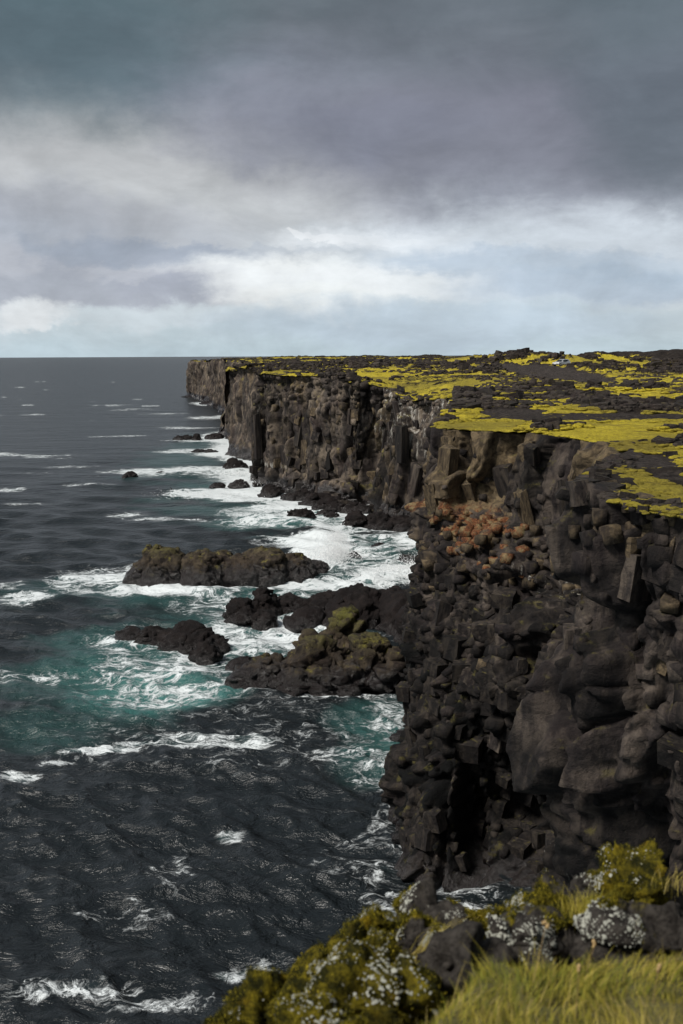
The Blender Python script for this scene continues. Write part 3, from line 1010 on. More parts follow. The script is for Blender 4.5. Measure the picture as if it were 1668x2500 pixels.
for a in [
    (840, 1330, 200, 75, 0.60, 'f'), (760, 1340, 90, 50, .97, 'f'), (1000, 1400, 130, 26, 1.0, 'f'), (790, 1330, 60, 60, 1.0, 'f'), (960, 1330, 130, 60, .5, 'f'), (700, 1250, 130, 40, 0.8, 'f'),
    (620, 1200, 90, 30, .85, 'f'), (500, 1205, 130, 14, 0.95, 'f'), (430, 1150, 150, 9, 0.85, 'f'), (560, 1150, 60, 14, .8, 'f'),
    (300, 1410, 130, 30, .85, 'f'), (420, 1440, 220, 16, .95, 'f'), (650, 1425, 200, 14, .85, 'f'), (850, 1425, 170, 16, .9, 'f'),
    (620, 1480, 180, 36, .6, 'f'), (620, 1560, 230, 60, .72, 'f'), (720, 1530, 130, 40, .8, 'f'), (430, 1630, 190, 60, .62, 'f'), (420, 1690, 200, 40, .55, 'f'),
    (330, 1560, 110, 40, .5, 'f'), (550, 1680, 160, 40, .5, 'f'), (540, 1810, 160, 24, .74, 'f'), (420, 1800, 90, 10, .6, 'f'), (240, 1830, 100, 13, .78, 'f'), (140, 1858, 80, 10, .72, 'f'), (330, 1815, 70, 8, .66, 'f'),
    (60, 1890, 80, 24, .72, 'f'), (830, 1830, 110, 40, .5, 'f'), (920, 1880, 60, 50, .48, 'f'), (960, 1760, 70, 60, .48, 'f'), (800, 1700, 190, 14, .42, 'f'),
    (560, 2040, 40, 18, .6, 'f'), (930, 2170, 60, 80, .62, 'f'), (600, 2360, 90, 32, .65, 'f'), (150, 2420, 220, 40, .44, 'f'), (380, 2450, 200, 30, .42, 'f'),
    (300, 2230, 110, 30, .38, 'f'), (420, 2120, 50, 60, .36, 'f'), (850, 2100, 70, 60, .40, 'f'), (80, 1650, 130, 14, .5, 'f'), (70, 1460, 60, 12, .8, 'f'), (20, 1195, 40, 5, .7, 'f'),
    (20, 1430, 30, 8, .7, 'f'), (300, 1255, 60, 5, .6, 'f'), (420, 1268, 110, 4, .6, 'f'), (60, 1230, 50, 4, .6, 'f'), (310, 1000, 70, 2.2, .55, 'f'), (400, 1010, 50, 2.2, .6, 'f'), (440, 1045, 90, 3, .65, 'f'),
    (270, 990, 50, 2, .6, 'f'), (510, 985, 45, 4, .8, 'f'), (510, 1020, 50, 4, .7, 'f'), (480, 1075, 80, 4, .72, 'f'), (440, 1102, 50, 6, .8, 'f'), (170, 1140, 60, 3, .6, 'f'), (80, 1155, 40, 2, .5, 'f'),
    (400, 1690, 210, 60, 1.0, 't'), (300, 1640, 160, 50, .7, 't'), (430, 1440, 300, 30, .45, 't'), (700, 1260, 150, 35, .75, 't'), (600, 1200, 200, 40, .5, 't'), (930, 1800, 110, 90, .5, 't'), (700, 1440, 160, 20, .6, 't'),
    (300, 1600, 230, 90, .5, 't'), (560, 1560, 260, 110, .45, 't'), (900, 1350, 200, 60, .45, 't'), (120, 1780, 180, 60, .25, 't'), (500, 1100, 110, 50, .35, 't'),
]:
    sea_zone(*a)

COAST = np.concatenate([catmull(LEVXY[17:37, 6], 6)])
COASTN = np.concatenate([catmull(LEVXY[40:54, 6], 6)])

az_s = np.concatenate([np.linspace(R(-75), R(-26), 30), np.linspace(R(-25.5), R(18), 720), np.linspace(R(19), R(80), 25)])
rs_ = [24.0]
while rs_[-1] < 30000:
    r0 = rs_[-1]
    rs_.append(r0 + max(0.13, r0 * r0 / 26000 * 1.35))
rs_ = np.array(rs_ + [60000.0])
A_, Rr = np.meshgrid(az_s, rs_, indexing='ij')
X, Y = (np.sin(A_) * Rr).ravel(), (np.cos(A_) * Rr).ravel()
xy = np.stack([X, Y], 1)
rads = Rr.ravel()
drs = np.maximum(0.13, rads * rads / 26000 * 1.35)
p3 = np.concatenate([xy, np.zeros((len(xy), 1))], 1)
foam = np.zeros(len(xy))
turq = np.zeros(len(xy))
near_m = rads < 1200
lf = np.zeros(len(xy))
lf[near_m] = fbm(p3[near_m] * np.array([0.55, 1, 1]), 5, 4, 61)
lf2 = np.zeros(len(xy))
lf2[near_m] = fbm(p3[near_m] * np.array([0.6, 1, 1]), 22, 3, 62)
for cx, cy, wx, wy, k, arr in P_W:
    e_ = ((X - cx) / wx) ** 2 + ((Y - cy) / wy) ** 2
    sel = e_ < 4
    e_ = e_[sel]
    v = (k * 1.0 if k > 0.9 else k * 0.93) * np.clip(sm(e_ + lf[sel] * 2.0, 2.2, 0.0), 0, 1)
    tgt = foam if arr == 'f' else turq
    tgt[sel] = np.maximum(tgt[sel], v)
sel = near_m & (rads > 100) & (X > -60)
dc, _ = rimdist(xy[sel], COAST)
foam[sel] = np.maximum(foam[sel], 0.9 * sm(dc + lf[sel] * 8, 10, 0.5))
sel = near_m & (rads > 34) & (rads < 85) & (X > -6)
dc, _ = rimdist(xy[sel], COASTN)
foam[sel] = np.maximum(foam[sel], 0.42 * sm(dc + lf[sel] * 4, 2.4, 0.2))
foam = foam + lf * 0.45 * sm(foam, 0.05, 0.4) * sm(1.15 - foam, 0.1, 0.5)
foam = np.maximum(foam, (0.17 * sm(lf2, 0.0, 0.4) + 0.05 * sm(lf, -0.2, 0.5)) * (rads < 78))       # thin old foam in the lee
wcap = np.zeros(len(xy))
far_m = (rads > 90) & (rads < 1500)
wcap[far_m] = fbm(p3[far_m] * np.array([0.28, 1, 1]), 7, 3, 71)
foam = np.maximum(foam, 0.55 * sm(wcap, 0.48, 0.70))
# waves
Zs = np.zeros(len(xy))
DX = np.zeros(len(xy))
DY = np.zeros(len(xy))
wr = np.random.default_rng(5)
for k in range(56):
    lam = 1.0 * (13 / 1.0) ** (k / 55.0)
    th = R(-112) + wr.normal(0, 0.55)
    kx, ky = math.cos(th) * 2 * math.pi / lam, math.sin(th) * 2 * math.pi / lam
    amp = 0.0125 * lam ** 0.62 * wr.uniform(0.6, 1.4)
    att = np.clip((lam / drs - 2.2) / 2.0, 0, 1)
    ph = kx * X + ky * Y + wr.uniform(0, 6.28)
    s_, c_ = np.sin(ph), np.cos(ph)
    Zs += amp * att * c_
    DX -= amp * att * s_ * math.cos(th) * 0.6
    DY -= amp * att * s_ * math.sin(th) * 0.6
rough_w = 1 + 0.5 * foam * (rads > 90)
Zs *= rough_w
Zs += 0.25 * lf * sm(foam, 0.3, 0.9)
# two breaking crests by the surf
for px0, py0, px1, py1, wd, hgt in ((770, 1300, 835, 1395, 3.2, 0.6), (880, 1432, 1045, 1400, 2.2, 1.0), (420, 1162, 600, 1150, 3, .7), (440, 1212, 640, 1200, 3, .6), (640, 1270, 760, 1280, 2.4, 0.7)):
    a, b_ = at_z(px0, py0), at_z(px1, py1)
    dc, _ = rimdist(xy, np.array([a.xy[:], b_.xy[:]]))
    Zs += hgt * np.exp(-(dc / wd) ** 2) * (1 + 0.5 * lf)
V = np.stack([X + DX, Y + DY, Zs], 1)
sea = mesh_np('sea', V, grid_faces(len(az_s), len(rs_), True), M_sea, {'foam': np.clip(foam, 0, 1.2), 'turquoise': np.clip(turq * (0.6 + 0.5 * lf), 0, 1)}, smooth=True)
tag(sea, 'dark choppy sea with white surf and turquoise streaks', None, None, 'structure')

# ------------------------------------------------------------------ angular blocks
RU = RNG.uniform


def chipped_block(seed, keep=0.45):
    """an angular block: a box with knocked-off corners"""
    r_ = random.Random(seed)
    bm = bmesh.new()
    for sx in (-1, 1):
        for sy in (-1, 1):
            for sz in (-1, 1):
                c_ = [sx * r_.uniform(.78, 1.0), sy * r_.uniform(.78, 1.0), sz * r_.uniform(.78, 1.0)]
                if r_.random() < keep:
                    bm.verts.new(c_)
                else:
                    for ax in range(3):
                        q = list(c_)
                        q[ax] *= 1 - r_.uniform(.25, .8)
                        bm.verts.new(q)
    bmesh.ops.convex_hull(bm, input=bm.verts)
    for v in [x for x in bm.verts if not x.link_faces]:
        bm.verts.remove(v)
    bmesh.ops.triangulate(bm, faces=bm.faces)
    bm.verts.index_update()
    V_ = np.array([v.co[:] for v in bm.verts])
    F_ = np.array([[v.index for v in f.verts] for f in bm.faces])
    bm.free()
    return V_, F_


POOL = [chipped_block(900 + k, 0.5 + 0.4 * (k % 3) / 2) for k in range(30)]


def frame(n_, jit):
    a = math.atan2(n_[1], n_[0]) + RNG.normal(0, jit)
    M = Matrix.Rotation(a - math.pi / 2, 3, 'Z') @ Matrix.Rotation(RNG.normal(0, jit * 0.8), 3, 'X') @ Matrix.Rotation(RNG.normal(0, jit * 0.8), 3, 'Y')
    return M


# ------------------------------------------------------------------ rocks in the sea


def skerry(name, lumps, mat, label, cat, group=None, res=0.22, seed=1, bl=0.5, jag=1.0):
    """lumps in photograph pixels: left, right, top, waterline y, depth in metres"""
    L = []
    for l, r_, tp, wl, dep in lumps:
        c_ = at_z((l + r_) / 2, wl)
        d_ = math.hypot(c_.x, c_.y)
        hw = (r_ - l) / 2 * d_ / FPX * 1.10
        hh = (wl - tp) * d_ / FPX * 0.98
        # the top is set back half the depth, so it is a little taller than it looks
        cy = c_.y + dep * 0.5
        cx = c_.x * cy / c_.y
        ht = H - (H - hh) * cy / c_.y if False else hh - dep * 0.25 * (H / d_)
        L.append((cx, cy, hw, dep * 0.5, max(0.25, ht)))
    L = np.array(L)
    org = np.array([L[:, 0].mean(), L[:, 1].mean(), 0.0])
    VV, FF, k = [], [], 0
    for i, (cx, cy, hx, hy, ht) in enumerate(L):
        sub = 5 if max(hx, ht) / res > 9 else 4 if max(hx, ht) / res > 3.5 else 3
        U, F_ = ico(sub)
        q = np.sign(U) * np.abs(U) ** 0.86
        # sides steepen towards the water, the crown is narrower
        wid = 1.0 - 0.22 * np.clip(U[:, 2], 0, 1)
        N_ = U * np.array([1 / hx, 1 / hy, 1 / ht])
        N_ /= np.linalg.norm(N_, axis=1)[:, None]
        q = np.stack([q[:, 0] * hx * wid + cx, q[:, 1] * hy * wid + cy, q[:, 2] * ht], 1)
        w3 = np.stack([fbm(q, 1.5, 3, seed), fbm(q, 1.5, 3, seed + 1), fbm(q, 1.5, 3, seed + 2)], 1) * 0.5
        sc = min(1.0, max(hx, ht) / 2.5)
        bg_, rb_ = blocks(q + w3, np.array([2.8, 2.4, 1.9]) * (0.4 + 0.6 * sc), seed + 2, 0.8, 0.6, 0.08, True)
        md, _ = blocks(q + w3 * .5, np.array([1.0, 1.0, 0.7]) * (0.4 + 0.6 * sc), seed + 3, 0.8, 0.6, 0.14, True)
        d = sc * (bg_ * 1.2 * bl + md * 0.5 * bl + fbm(q, 3.2, 5, seed + 9, .55) * 1.1 * jag + fbm(q, 0.5, 3, seed + 11) * 0.14)
        q = q + N_ * np.array([1, 1, 0.8]) * d[:, None]
        kf = (q[F_, 2] > -0.8).any(1)
        V_, F2, _a = compact(q - org, F_, kf, {})
        VV.append(V_)
        FF.append(F2 + k)
        k += len(V_)
        # loose and jointed blocks over the mass
        nb = int(min(46, 7 * hx * max(ht, 1) / (res * 5)))
        pick = RNG.integers(0, len(q), nb)
        for pi in pick:
            if q[pi, 2] < 0.0:
                continue
            a = RU(.22, .62) * sc * bl * 2.2
            M = frame(N_[pi], 0.4)
            V3, F3 = POOL[int(RNG.integers(0, 30))]
            VV.append((V3 * np.array([a * RU(.8, 1.6), a, a * RU(.4, .8)])) @ np.array(M).T + q[pi] - N_[pi] * a * 0.55 - org)
            FF.append(F3 + k)
            k += len(V3)
    VV = np.concatenate(VV)
    tone_ = 0.3 * fbm(VV + org, 1.6, 3, seed + 20)
    o = mesh_np(name, VV, np.concatenate(FF), mat, {'tan': sm(VV[:, 2], 1.5, 4.5) * 0.3 * jag, 'tone': tone_, 'green': sm(VV[:, 2], 2.6, 5.0) * (0.9 if name in ('pointed_rock', 'sea_stack') else 0.0)})
    o.location = org
    tag(o, label, cat, group)
    return o


P_ROCK = []
skerry('sea_stack', [(318, 470, 1335, 1432, 6.5), (352, 420, 1322, 1425, 4), (430, 560, 1342, 1432, 7), (530, 650, 1352, 1428, 6.5), (560, 705, 1341, 1424, 6.5), (660, 770, 1350, 1420, 6.5),
                     (720, 806, 1372, 1408, 5.5), (338, 400, 1322, 1420, 3.0), (480, 600, 1346, 1425, 6), (610, 720, 1345, 1424, 6)],
       M_skerry, 'long brown rock island with mossy knob on its left end', 'rock island', seed=3, bl=.36, jag=.7)
skerry('reef', [(548, 640, 1462, 1525, 5), (600, 680, 1438, 1515, 5), (660, 760, 1455, 1500, 5), (610, 680, 1490, 1532, 3), (740, 830, 1458, 1500, 6)],
       M_wet, 'black wave-washed reef with water pouring off, behind the pointed rock', 'reef', seed=13, bl=.45)
skerry('reef', [(790, 950, 1432, 1545, 11), (900, 1080, 1440, 1560, 12), (700, 790, 1488, 1530, 3), (960, 1120, 1450, 1590, 8)],
       M_wet, 'broad black rock shelf joining the near cliff foot', 'reef', seed=23, bl=.35)
skerry('reef', [(278, 345, 1540, 1568, 3.5), (330, 420, 1535, 1575, 3), (405, 500, 1527, 1590, 5.5), (430, 545, 1548, 1600, 4), (470, 545, 1570, 1622, 3)],
       M_wet, 'low black reef in foam with a long left tail', 'reef', seed=33, bl=.5)
skerry('rock', [(562, 640, 1612, 1642, 1.8)], M_wet, 'small rounded dark rock left of the pointed rock', 'rock', seed=35, bl=.3)
skerry('rock', [(545, 610, 1645, 1682, 1.6)], M_wet, 'low dark wet stone at the left foot of the pointed rock', 'rock', seed=36, bl=.3)
skerry('pointed_rock', [(575, 760, 1625, 1692, 5), (640, 1000, 1610, 1700, 7), (700, 860, 1562, 1695, 6), (720, 780, 1560, 1650, 4), (772, 915, 1488, 1650, 5.0), (800, 885, 1474, 1640, 4.0), (850, 960, 1560, 1690, 5),
                        (930, 1010, 1575, 1700, 5)],
       M_skerry, 'tall pointed dark rock with green-mossed peak at the cliff foot', 'rock', seed=43, bl=.6, res=0.16)

GR = 'boulders in the surf'
for i, (l, r_, tp, wl, lab) in enumerate([
        (700, 770, 1240, 1272, 'dark triangular boulder in the surf below the long cliff'),
        (772, 812, 1245, 1262, 'small dark boulder right of the triangular boulder'),
        (790, 828, 1254, 1268, 'flat dark stone in front of the small boulder'),
        (905, 945, 1327, 1341, 'low rounded rock alone in the middle of the foamy cove'),
        (846, 882, 1348, 1368, 'dark reddish rock right beside the tall breaking wave'),
        (972, 1012, 1354, 1374, 'pointed black rock in the foam near the cliff foot'),
        (1022, 1050, 1320, 1330, 'small black rock close to the orange cliff corner'),
        (1030, 1052, 1380, 1396, 'black stone at the splash beside the near cliff'),
        (1012, 1062, 1410, 1450, 'rounded black boulder at the left edge of the near cliff')]):
    skerry('boulder', [(l, r_, tp, wl, 1.8 + (r_ - l) / 40)], M_wet, lab, 'boulder', GR, res=0.16, seed=60 + i, bl=.4, jag=.6)
GR2 = 'skerries off the headlands'
for i, (lm, lab) in enumerate([
        ([(635, 690, 1188, 1212, 5), (660, 700, 1195, 1210, 4)], 'dark rock at the corner of the long cliff foot'),
        ([(690, 780, 1200, 1222, 6), (740, 860, 1208, 1236, 7)], 'low rock shelf along the long cliff foot'),
        ([(765, 860, 1222, 1250, 6), (840, 900, 1232, 1255, 6)], 'dark ledge with running foam under the long cliff'),
        ([(832, 900, 1252, 1292, 5), (880, 960, 1255, 1294, 6), (940, 1040, 1262, 1296, 6)], 'broad dark boulder shelf left of the pale buttress'),
        ([(1040, 1082, 1262, 1304, 5)], 'dark rock wedged between the pale buttress and the orange corner'),
        ([(515, 548, 1182, 1194, 4)], 'flat low rock in foam left of the long cliff corner'),
        ([(562, 605, 1176, 1190, 5)], 'black rock with foam over it at the long cliff corner'),
        ([(305, 336, 1150, 1167, 4), (300, 312, 1160, 1169, 3)], 'lone blocky skerry at the left end of the foam line'),
        ([(374, 400, 1152, 1159, 4)], 'small black skerry in the middle of the foam line'),
        ([(408, 428, 1154, 1158, 3)], 'thin black skerry on the right in the foam line'),
        ([(508, 516, 1148, 1153, 2)], 'tiny black stone in the foam line near the headland'),
        ([(466, 500, 1098, 1105, 5), (495, 534, 1099, 1105, 5)], 'long thin black skerry off the stepped headland'),
        ([(428, 470, 1066, 1075, 8), (470, 492, 1059, 1076, 8)], 'ragged black skerry with a hump, left of the stepped headland'),
        ([(503, 545, 1061, 1073, 9)], 'black rock touching the foot of the stepped headland'),
        ([(490, 532, 981, 988, 20)], 'flat dark rock at the foot of the far headland'),
        ([(447, 475, 967, 970.5, 16)], 'thin reef at the tip of the far headland'),
        ([(540, 575, 1128, 1145, 5), (548, 600, 1120, 1150, 6)], 'dark sloping rock foot of the stepped headland')]):
    big_ = lm[0][0] > 600
    skerry('skerry', lm, M_wet, lab, 'skerry', GR2, res=0.25 if big_ else 0.4 if lm[0][3] > 1000 else 1.0, seed=90 + i, bl=.45 if big_ else .35)

# ------------------------------------------------------------------ stones set in the near cliff


def stone_mesh(name, k, mat, attrs):
    V_, F_ = POOL[k % len(POOL)]
    me = bpy.data.meshes.new(name)
    me.from_pydata(V_.tolist(), [], F_.tolist())
    me.materials.append(mat)
    for kx, v in attrs.items():
        a = me.attributes.new(kx, 'FLOAT', 'POINT')
        a.data.foreach_set('value', np.full(len(V_), v, np.float32))
    return me


ST = {}
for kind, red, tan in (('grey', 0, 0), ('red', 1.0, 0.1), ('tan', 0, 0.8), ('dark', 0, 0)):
    ST[kind] = [stone_mesh('stone', k, M_stone, {'red': red, 'tan': tan, 'tone': RNG.uniform(-0.8, -0.35) if kind == 'dark' else RNG.uniform(-0.55, 0.6)}) for k in range(14)]  # dark: low tone, mainly for the painted shade low on the near cliff


def pick_blocks(Q, N, zone, n, tries, pack=0.62):
    nu_, nv_ = Q.shape[:2]
    out = []
    C_ = np.zeros((n, 4))
    for _ in range(tries):
        if len(out) >= n:
            break
        i, j = RNG.integers(2, nu_ - 2), RNG.integers(2, nv_ - 2)
        p = Q[i, j]
        z_ = zone(p)
        if z_ is None:
            continue
        dims, kind = z_
        r_ = pack * (dims[0] + min(dims[2], 2.0 * dims[0])) / 2 * 1.2
        m = len(out)
        if m:
            dd = ((C_[:m, :3] - p) * np.array([1, 1, min(1.0, dims[0] / dims[2] * 1.3)]))
            if ((dd * dd).sum(1) < (r_ + C_[:m, 3]) ** 2).any():
                continue
        C_[m] = (*p, r_)
        out.append((p, dims, kind, N[i, j]))
    return out


def lay_blocks(lst, parent, n_parts, mat, name='stone', jit=0.2, sink=0.62):
    lst = sorted(lst, key=lambda b_: -b_[1][0] * b_[1][2])
    VV, FF, T, RD, TN, k = [], [], [], [], [], 0
    for c_, (p, dims, kind, n_) in enumerate(lst):
        M = frame(n_, jit)
        loc = p - n_ * dims[1] * sink
        kk = int(RNG.integers(0, 14))
        if c_ < n_parts:
            o = bpy.data.objects.new(name, ST[kind][kk])
            COL.objects.link(o)
            o.parent = parent
            o.matrix_local = Matrix.Translation(loc) @ M.to_4x4() @ Matrix.Diagonal((*dims, 1))
        else:
            V_, F_ = POOL[int(RNG.integers(0, len(POOL)))]
            v = (V_ * np.array(dims)) @ np.array(M).T + loc
            VV.append(v)
            FF.append(F_ + k)
            k += len(v)
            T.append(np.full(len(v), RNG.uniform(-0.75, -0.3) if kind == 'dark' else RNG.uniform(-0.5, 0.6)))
            RD.append(np.full(len(v), 0.95 if kind == 'red' else 0.0))
            TN.append(np.full(len(v), 0.75 if kind == 'tan' else 0.0))
    if VV:
        o = mesh_np('rubble', np.concatenate(VV), np.concatenate(FF), mat, {'tone': np.concatenate(T), 'red': np.concatenate(RD), 'tan': np.concatenate(TN)}, parent=parent)
        o['kind'] = 'stuff'




def zone_near(p):
    x, y, z = p
    if y > 62 or z < 0.6:
        return None
    dk = 'dark' if RU() < sm(z, 15, 7) * 0.85 + 0.12 else 'grey'  # darker stones lower down, continuing the shade painted on the face
    if z > 17.0 and y > 44.5:                      # upright columns under the turf
        if RU() < 0.72 or z > 20.6:
            return None
        if RU() < 0.6:
            a = RU(.35, .75)
            return (a, RU(.25, .45), max(.25, min(a * RU(1.6, 3.2), 21.2 - z))), ('tan' if RU() < 0.5 else 'grey' if RU() < .5 else 'dark')
        a = RU(.16, .34)
        return (a, a, min(a * RU(.7, 1.3), max(.12, 21.4 - z))), dk
    if y > 46 and 13.8 < z < 17.8 and x < 12.0:    # scoria band
        a = RU(.13, .36)
        w_ = math.exp(-((x - 8.0) / 2.6) ** 2 - ((z - 16.4) / 1.4) ** 2)
        return (a, a, a * RU(.7, 1.1)), ('red' if RU() < w_ else 'tan' if RU() < 0.35 else dk)
    if y > 42.5 and 6.0 < z < 14.5 and x < 8.6:    # jointed blocks of the spur
        a = RU(.28, .75) * (1.0 if RU() < 0.7 else 0.6)
        return (a, RU(.3, .6), a * RU(.6, 1.05)), ('tan' if RU() < 0.12 and z > 10 else dk)
    if y < 39 and z > 16.5 and RU() < 0.7:         # broken stones under the near terrace
        a = RU(.13, .42)
        return (a, a * .8, a * RU(.7, 1.3)), ('tan' if RU() < 0.2 else dk)
    if fbm(np.array([p]) * np.array([1, 1, .5]), 4.0, 2, 404)[0] > -0.12 or RU() < 0.45:   # massive, unbroken faces
        return None
    if RU() < 0.4:
        a = RU(.35, .68)
        return (a, RU(.25, .5), a * RU(.7, 1.3)), dk
    a = RU(.18, .45)
    return (a, a * .8, a * RU(.6, 1.1)), dk


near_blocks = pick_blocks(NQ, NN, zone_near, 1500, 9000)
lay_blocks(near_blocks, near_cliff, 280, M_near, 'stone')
# the squared block with lichen on its head that stands out on the right
for px, py, dist, w_, h_, kind in ((1530, 1395, 29.6, 105, 130, 'grey'), (1515, 1320, 29.6, 75, 60, 'tan'), (1612, 1300, 28.6, 50, 62, 'tan'), (1640, 1400, 28.0, 60, 70, 'grey')):
    c_ = at_y(px, py, dist)
    k_ = dist / FPX / 2
    o = bpy.data.objects.new('stone', ST[kind][px % 14])
    COL.objects.link(o)
    o.parent = near_cliff
    o.location = c_
    o.rotation_euler = (0.1, 0.06, 0.5)
    o.scale = (w_ * k_, 0.9, h_ * k_)


def zone_mid(p):
    x, y, z = p
    if z > 17.5:
        a = RU(.35, .85)
        return (a, a, a * RU(.5, .9)), 'grey'
    if z < 3.0:
        a = RU(.5, 1.3)
        return (a, a, a * .7), 'grey'
    if RU() < 0.6 and 5.5 < z < 15.5:
        a = RU(.7, 1.5)
        return (a, RU(.4, .8), min(a * RU(2.2, 4.2), z - 2.0)), ('tan' if RU() < 0.12 else 'dark' if RU() < .25 else 'grey')
    a = RU(.4, 1.0)
    return (a, a * .8, a * RU(.8, 1.6)), ('tan' if RU() < 0.25 else 'grey')


mid_blocks = pick_blocks(MQ, MN, zone_mid, 620, 6000)
lay_blocks(mid_blocks, mid_cliff, 150, M_cliff, 'stone', 0.14, 0.8)

# lava lumps standing out of the moss
LV = [stone_mesh('lava_rock', s, M_lava, {'tone': RNG.uniform(-.4, .4)}) for s in range(10)]
cnt = 0
idx = np.where((lv_ > 0.45) & (np.hypot(xy_l[:, 0], xy_l[:, 1]) > 45) & (np.hypot(xy_l[:, 0], xy_l[:, 1]) < 300)
               & (np.abs(np.arctan2(xy_l[:, 0], xy_l[:, 1])) < R(21)) & ~so)[0]
RNG.shuffle(idx)
rim_ids = np.where((rd < 0.9) & ~so & (xy_l[:, 1] > 25.5) & (xy_l[:, 1] < 43) & (np.abs(np.arctan2(xy_l[:, 0], xy_l[:, 1])) < R(20)))[0]
RNG.shuffle(rim_ids)
idx = np.concatenate([rim_ids[:40], idx])
CARX = at_y(1371, 898, 243).x
idx = idx[np.hypot(xy_l[idx, 0] - CARX, xy_l[idx, 1] - 241) > 8]
for i in idx[:290]:
    x, y, z = Vk[i]
    d_ = math.hypot(x, y)
    o = bpy.data.objects.new('lava_rock', random.choice(LV))
    COL.objects.link(o)
    o.parent = lava_field
    s_ = random.uniform(0.25, 0.6) * np.interp(d_, [28, 45, 100, 300], [0.4, 0.55, 1.0, 1.7])
    o.location = (x, y, z + s_ * 0.1)
    o.rotation_euler = (random.uniform(-.3, .3), random.uniform(-.3, .3), random.uniform(0, 6.28))
    o.scale = (s_ * random.uniform(.9, 1.6), s_ * random.uniform(.9, 1.6), s_ * random.uniform(.6, 1.0))
# more, smaller rubble, joined; some of it dots the moss
rad_l = np.hypot(xy_l[:, 0], xy_l[:, 1])
mossy_ids = np.where((ms_ > 0.4) & (lv_ < 0.6) & (rad_l > 78) & (rad_l < 260) & (np.hypot(xy_l[:, 0] - CARX, xy_l[:, 1] - 241) > 8) & ~so & (np.abs(np.arctan2(xy_l[:, 0], xy_l[:, 1])) < R(21)) & (fbm(np.concatenate([xy_l, np.zeros((len(xy_l), 1))], 1), 9, 3, 222) > -0.05))[0]
RNG.shuffle(mossy_ids)
VV, FF = [], []
k = 0
for i in np.concatenate([rim_ids[110:380], idx[290:3600], mossy_ids[:2600]]):
    x, y, z = Vk[i]
    s_ = random.uniform(0.12, 0.36) * np.interp(math.hypot(x, y), [45, 100, 300], [0.4, 0.9, 1.5])
    sv, sf = POOL[int(RNG.integers(0, 30))]
    v = (sv * s_ * np.array([1.1, 1.1, 0.7])) @ np.array(Matrix.Rotation(RU(0, 6.28), 3, 'Z')).T
    VV.append(v + np.array([x, y, z]))
    FF.append(sf + k)
    k += len(sv)
rub = mesh_np('rubble', np.concatenate(VV), np.concatenate(FF), M_lava, parent=lava_field)
rub['kind'] = 'stuff'

# moss cushions that break up the edges of the mats
rad_l = np.hypot(xy_l[:, 0], xy_l[:, 1])
mid_ = np.where((ms_ > 0.30) & (ms_ < 0.80) & (rad_l > 25) & (rad_l < 150) & ~so & (np.abs(np.arctan2(xy_l[:, 0], xy_l[:, 1])) < R(21)))[0]
RNG.shuffle(mid_)
VV, FF, k = [], [], 0
sv, sf = ico(2)
for i in mid_[:5200]:
    x, y, z = Vk[i]
    s_ = RU(0.10, 0.30) * np.interp(rad_l[i], [27, 60, 150], [0.55, 0.9, 1.8])
    v = sv * s_ * (0.85 + 0.3 * RNG.random((len(sv), 1))) * np.array([RU(1, 1.8), RU(1, 1.8), 0.42])
    VV.append(v + np.array([x + RNG.normal(0, s_), y + RNG.normal(0, s_), z]))
    FF.append(sf + k)
    k += len(sv)
mc_ = np.concatenate(VV)
mo = mesh_np('moss_cushions', mc_, np.concatenate(FF), M_field, {'moss': np.full(len(mc_), 0.85)}, smooth=True, parent=lava_field)
mo['kind'] = 'stuff'

# ------------------------------------------------------------------ spray
VV, FF = [], []
k = 0
bm = bmesh.new()
ov = np.array([(1, 0, 0), (-1, 0, 0), (0, 1, 0), (0, -1, 0), (0, 0, 1), (0, 0, -1)], float)
of = np.array([(0, 2, 4), (2, 1, 4), (1, 3, 4), (3, 0, 4), (2, 0, 5), (1, 2, 5), (3, 1, 5), (0, 3, 5)])
bm.free()
for px, py, sx, sy, sz, n in ((820, 1372, 1.3, 1.8, 1.5, 1900), (822, 1330, 0.8, 1.2, 1.3, 700), (800, 1365, 2.2, 2.0, 0.6, 900), (1010, 1405, 2.0, 1.3, 0.9, 1500), (1030, 1398, 1.0, 1.0, 1.2, 500), (960, 1420, 2.5, 1.2, 0.5, 700),
                              (480, 1212, 4, 2, 0.5, 300), (585, 1160, 2.5, 2, 0.7, 250), (625, 1185, 2, 1.5, 0.8, 250)):
    c_ = at_z(px, py)
    for _ in range(int(n * 2.4)):
        hgt = abs(RNG.normal(0, sz))
        p = np.array([c_.x + RNG.normal(0, sx) * (1 - 0.12 * hgt), c_.y + RNG.normal(0, sy), hgt + 0.1])
        s_ = RNG.uniform(0.025, 0.085) * (1.0 if hgt < sz else 0.6)
        VV.append(ov * s_ * (0.7 + 0.6 * RNG.random((6, 1))) + p)
        FF.append(of + k)
        k += 6
sp = mesh_np('sea_spray', np.concatenate(VV), np.concatenate(FF), M_spray)
tag(sp, 'white spray thrown up by waves breaking in the cove', 'spray', None, 'stuff')

# ------------------------------------------------------------------ the car


def boxm(bm, x0, x1, y0, y1, z0, z1):
    vs = [bm.verts.new((x, y, z)) for x in (x0, x1) for y in (y0, y1) for z in (z0, z1)]
    for f in ((0, 1, 3, 2), (4, 6, 7, 5), (0, 4, 5, 1), (2, 3, 7, 6), (0, 2, 6, 4), (1, 5, 7, 3)):
        bm.faces.new([vs[i] for i in f])


def bm_obj(name, bm, mat, parent, bevel=0.0):
    if bevel:
        bmesh.ops.bevel(bm, geom=list(bm.edges), offset=bevel, segments=2, affect='EDGES', profile=0.6)
    bmesh.ops.recalc_face_normals(bm, faces=bm.faces)
    me = bpy.data.meshes.new(name)
    bm.to_mesh(me)
    bm.free()
    me.materials.append(mat)
    o = bpy.data.objects.new(name, me)
    COL.objects.link(o)
    o.parent = parent
    return o


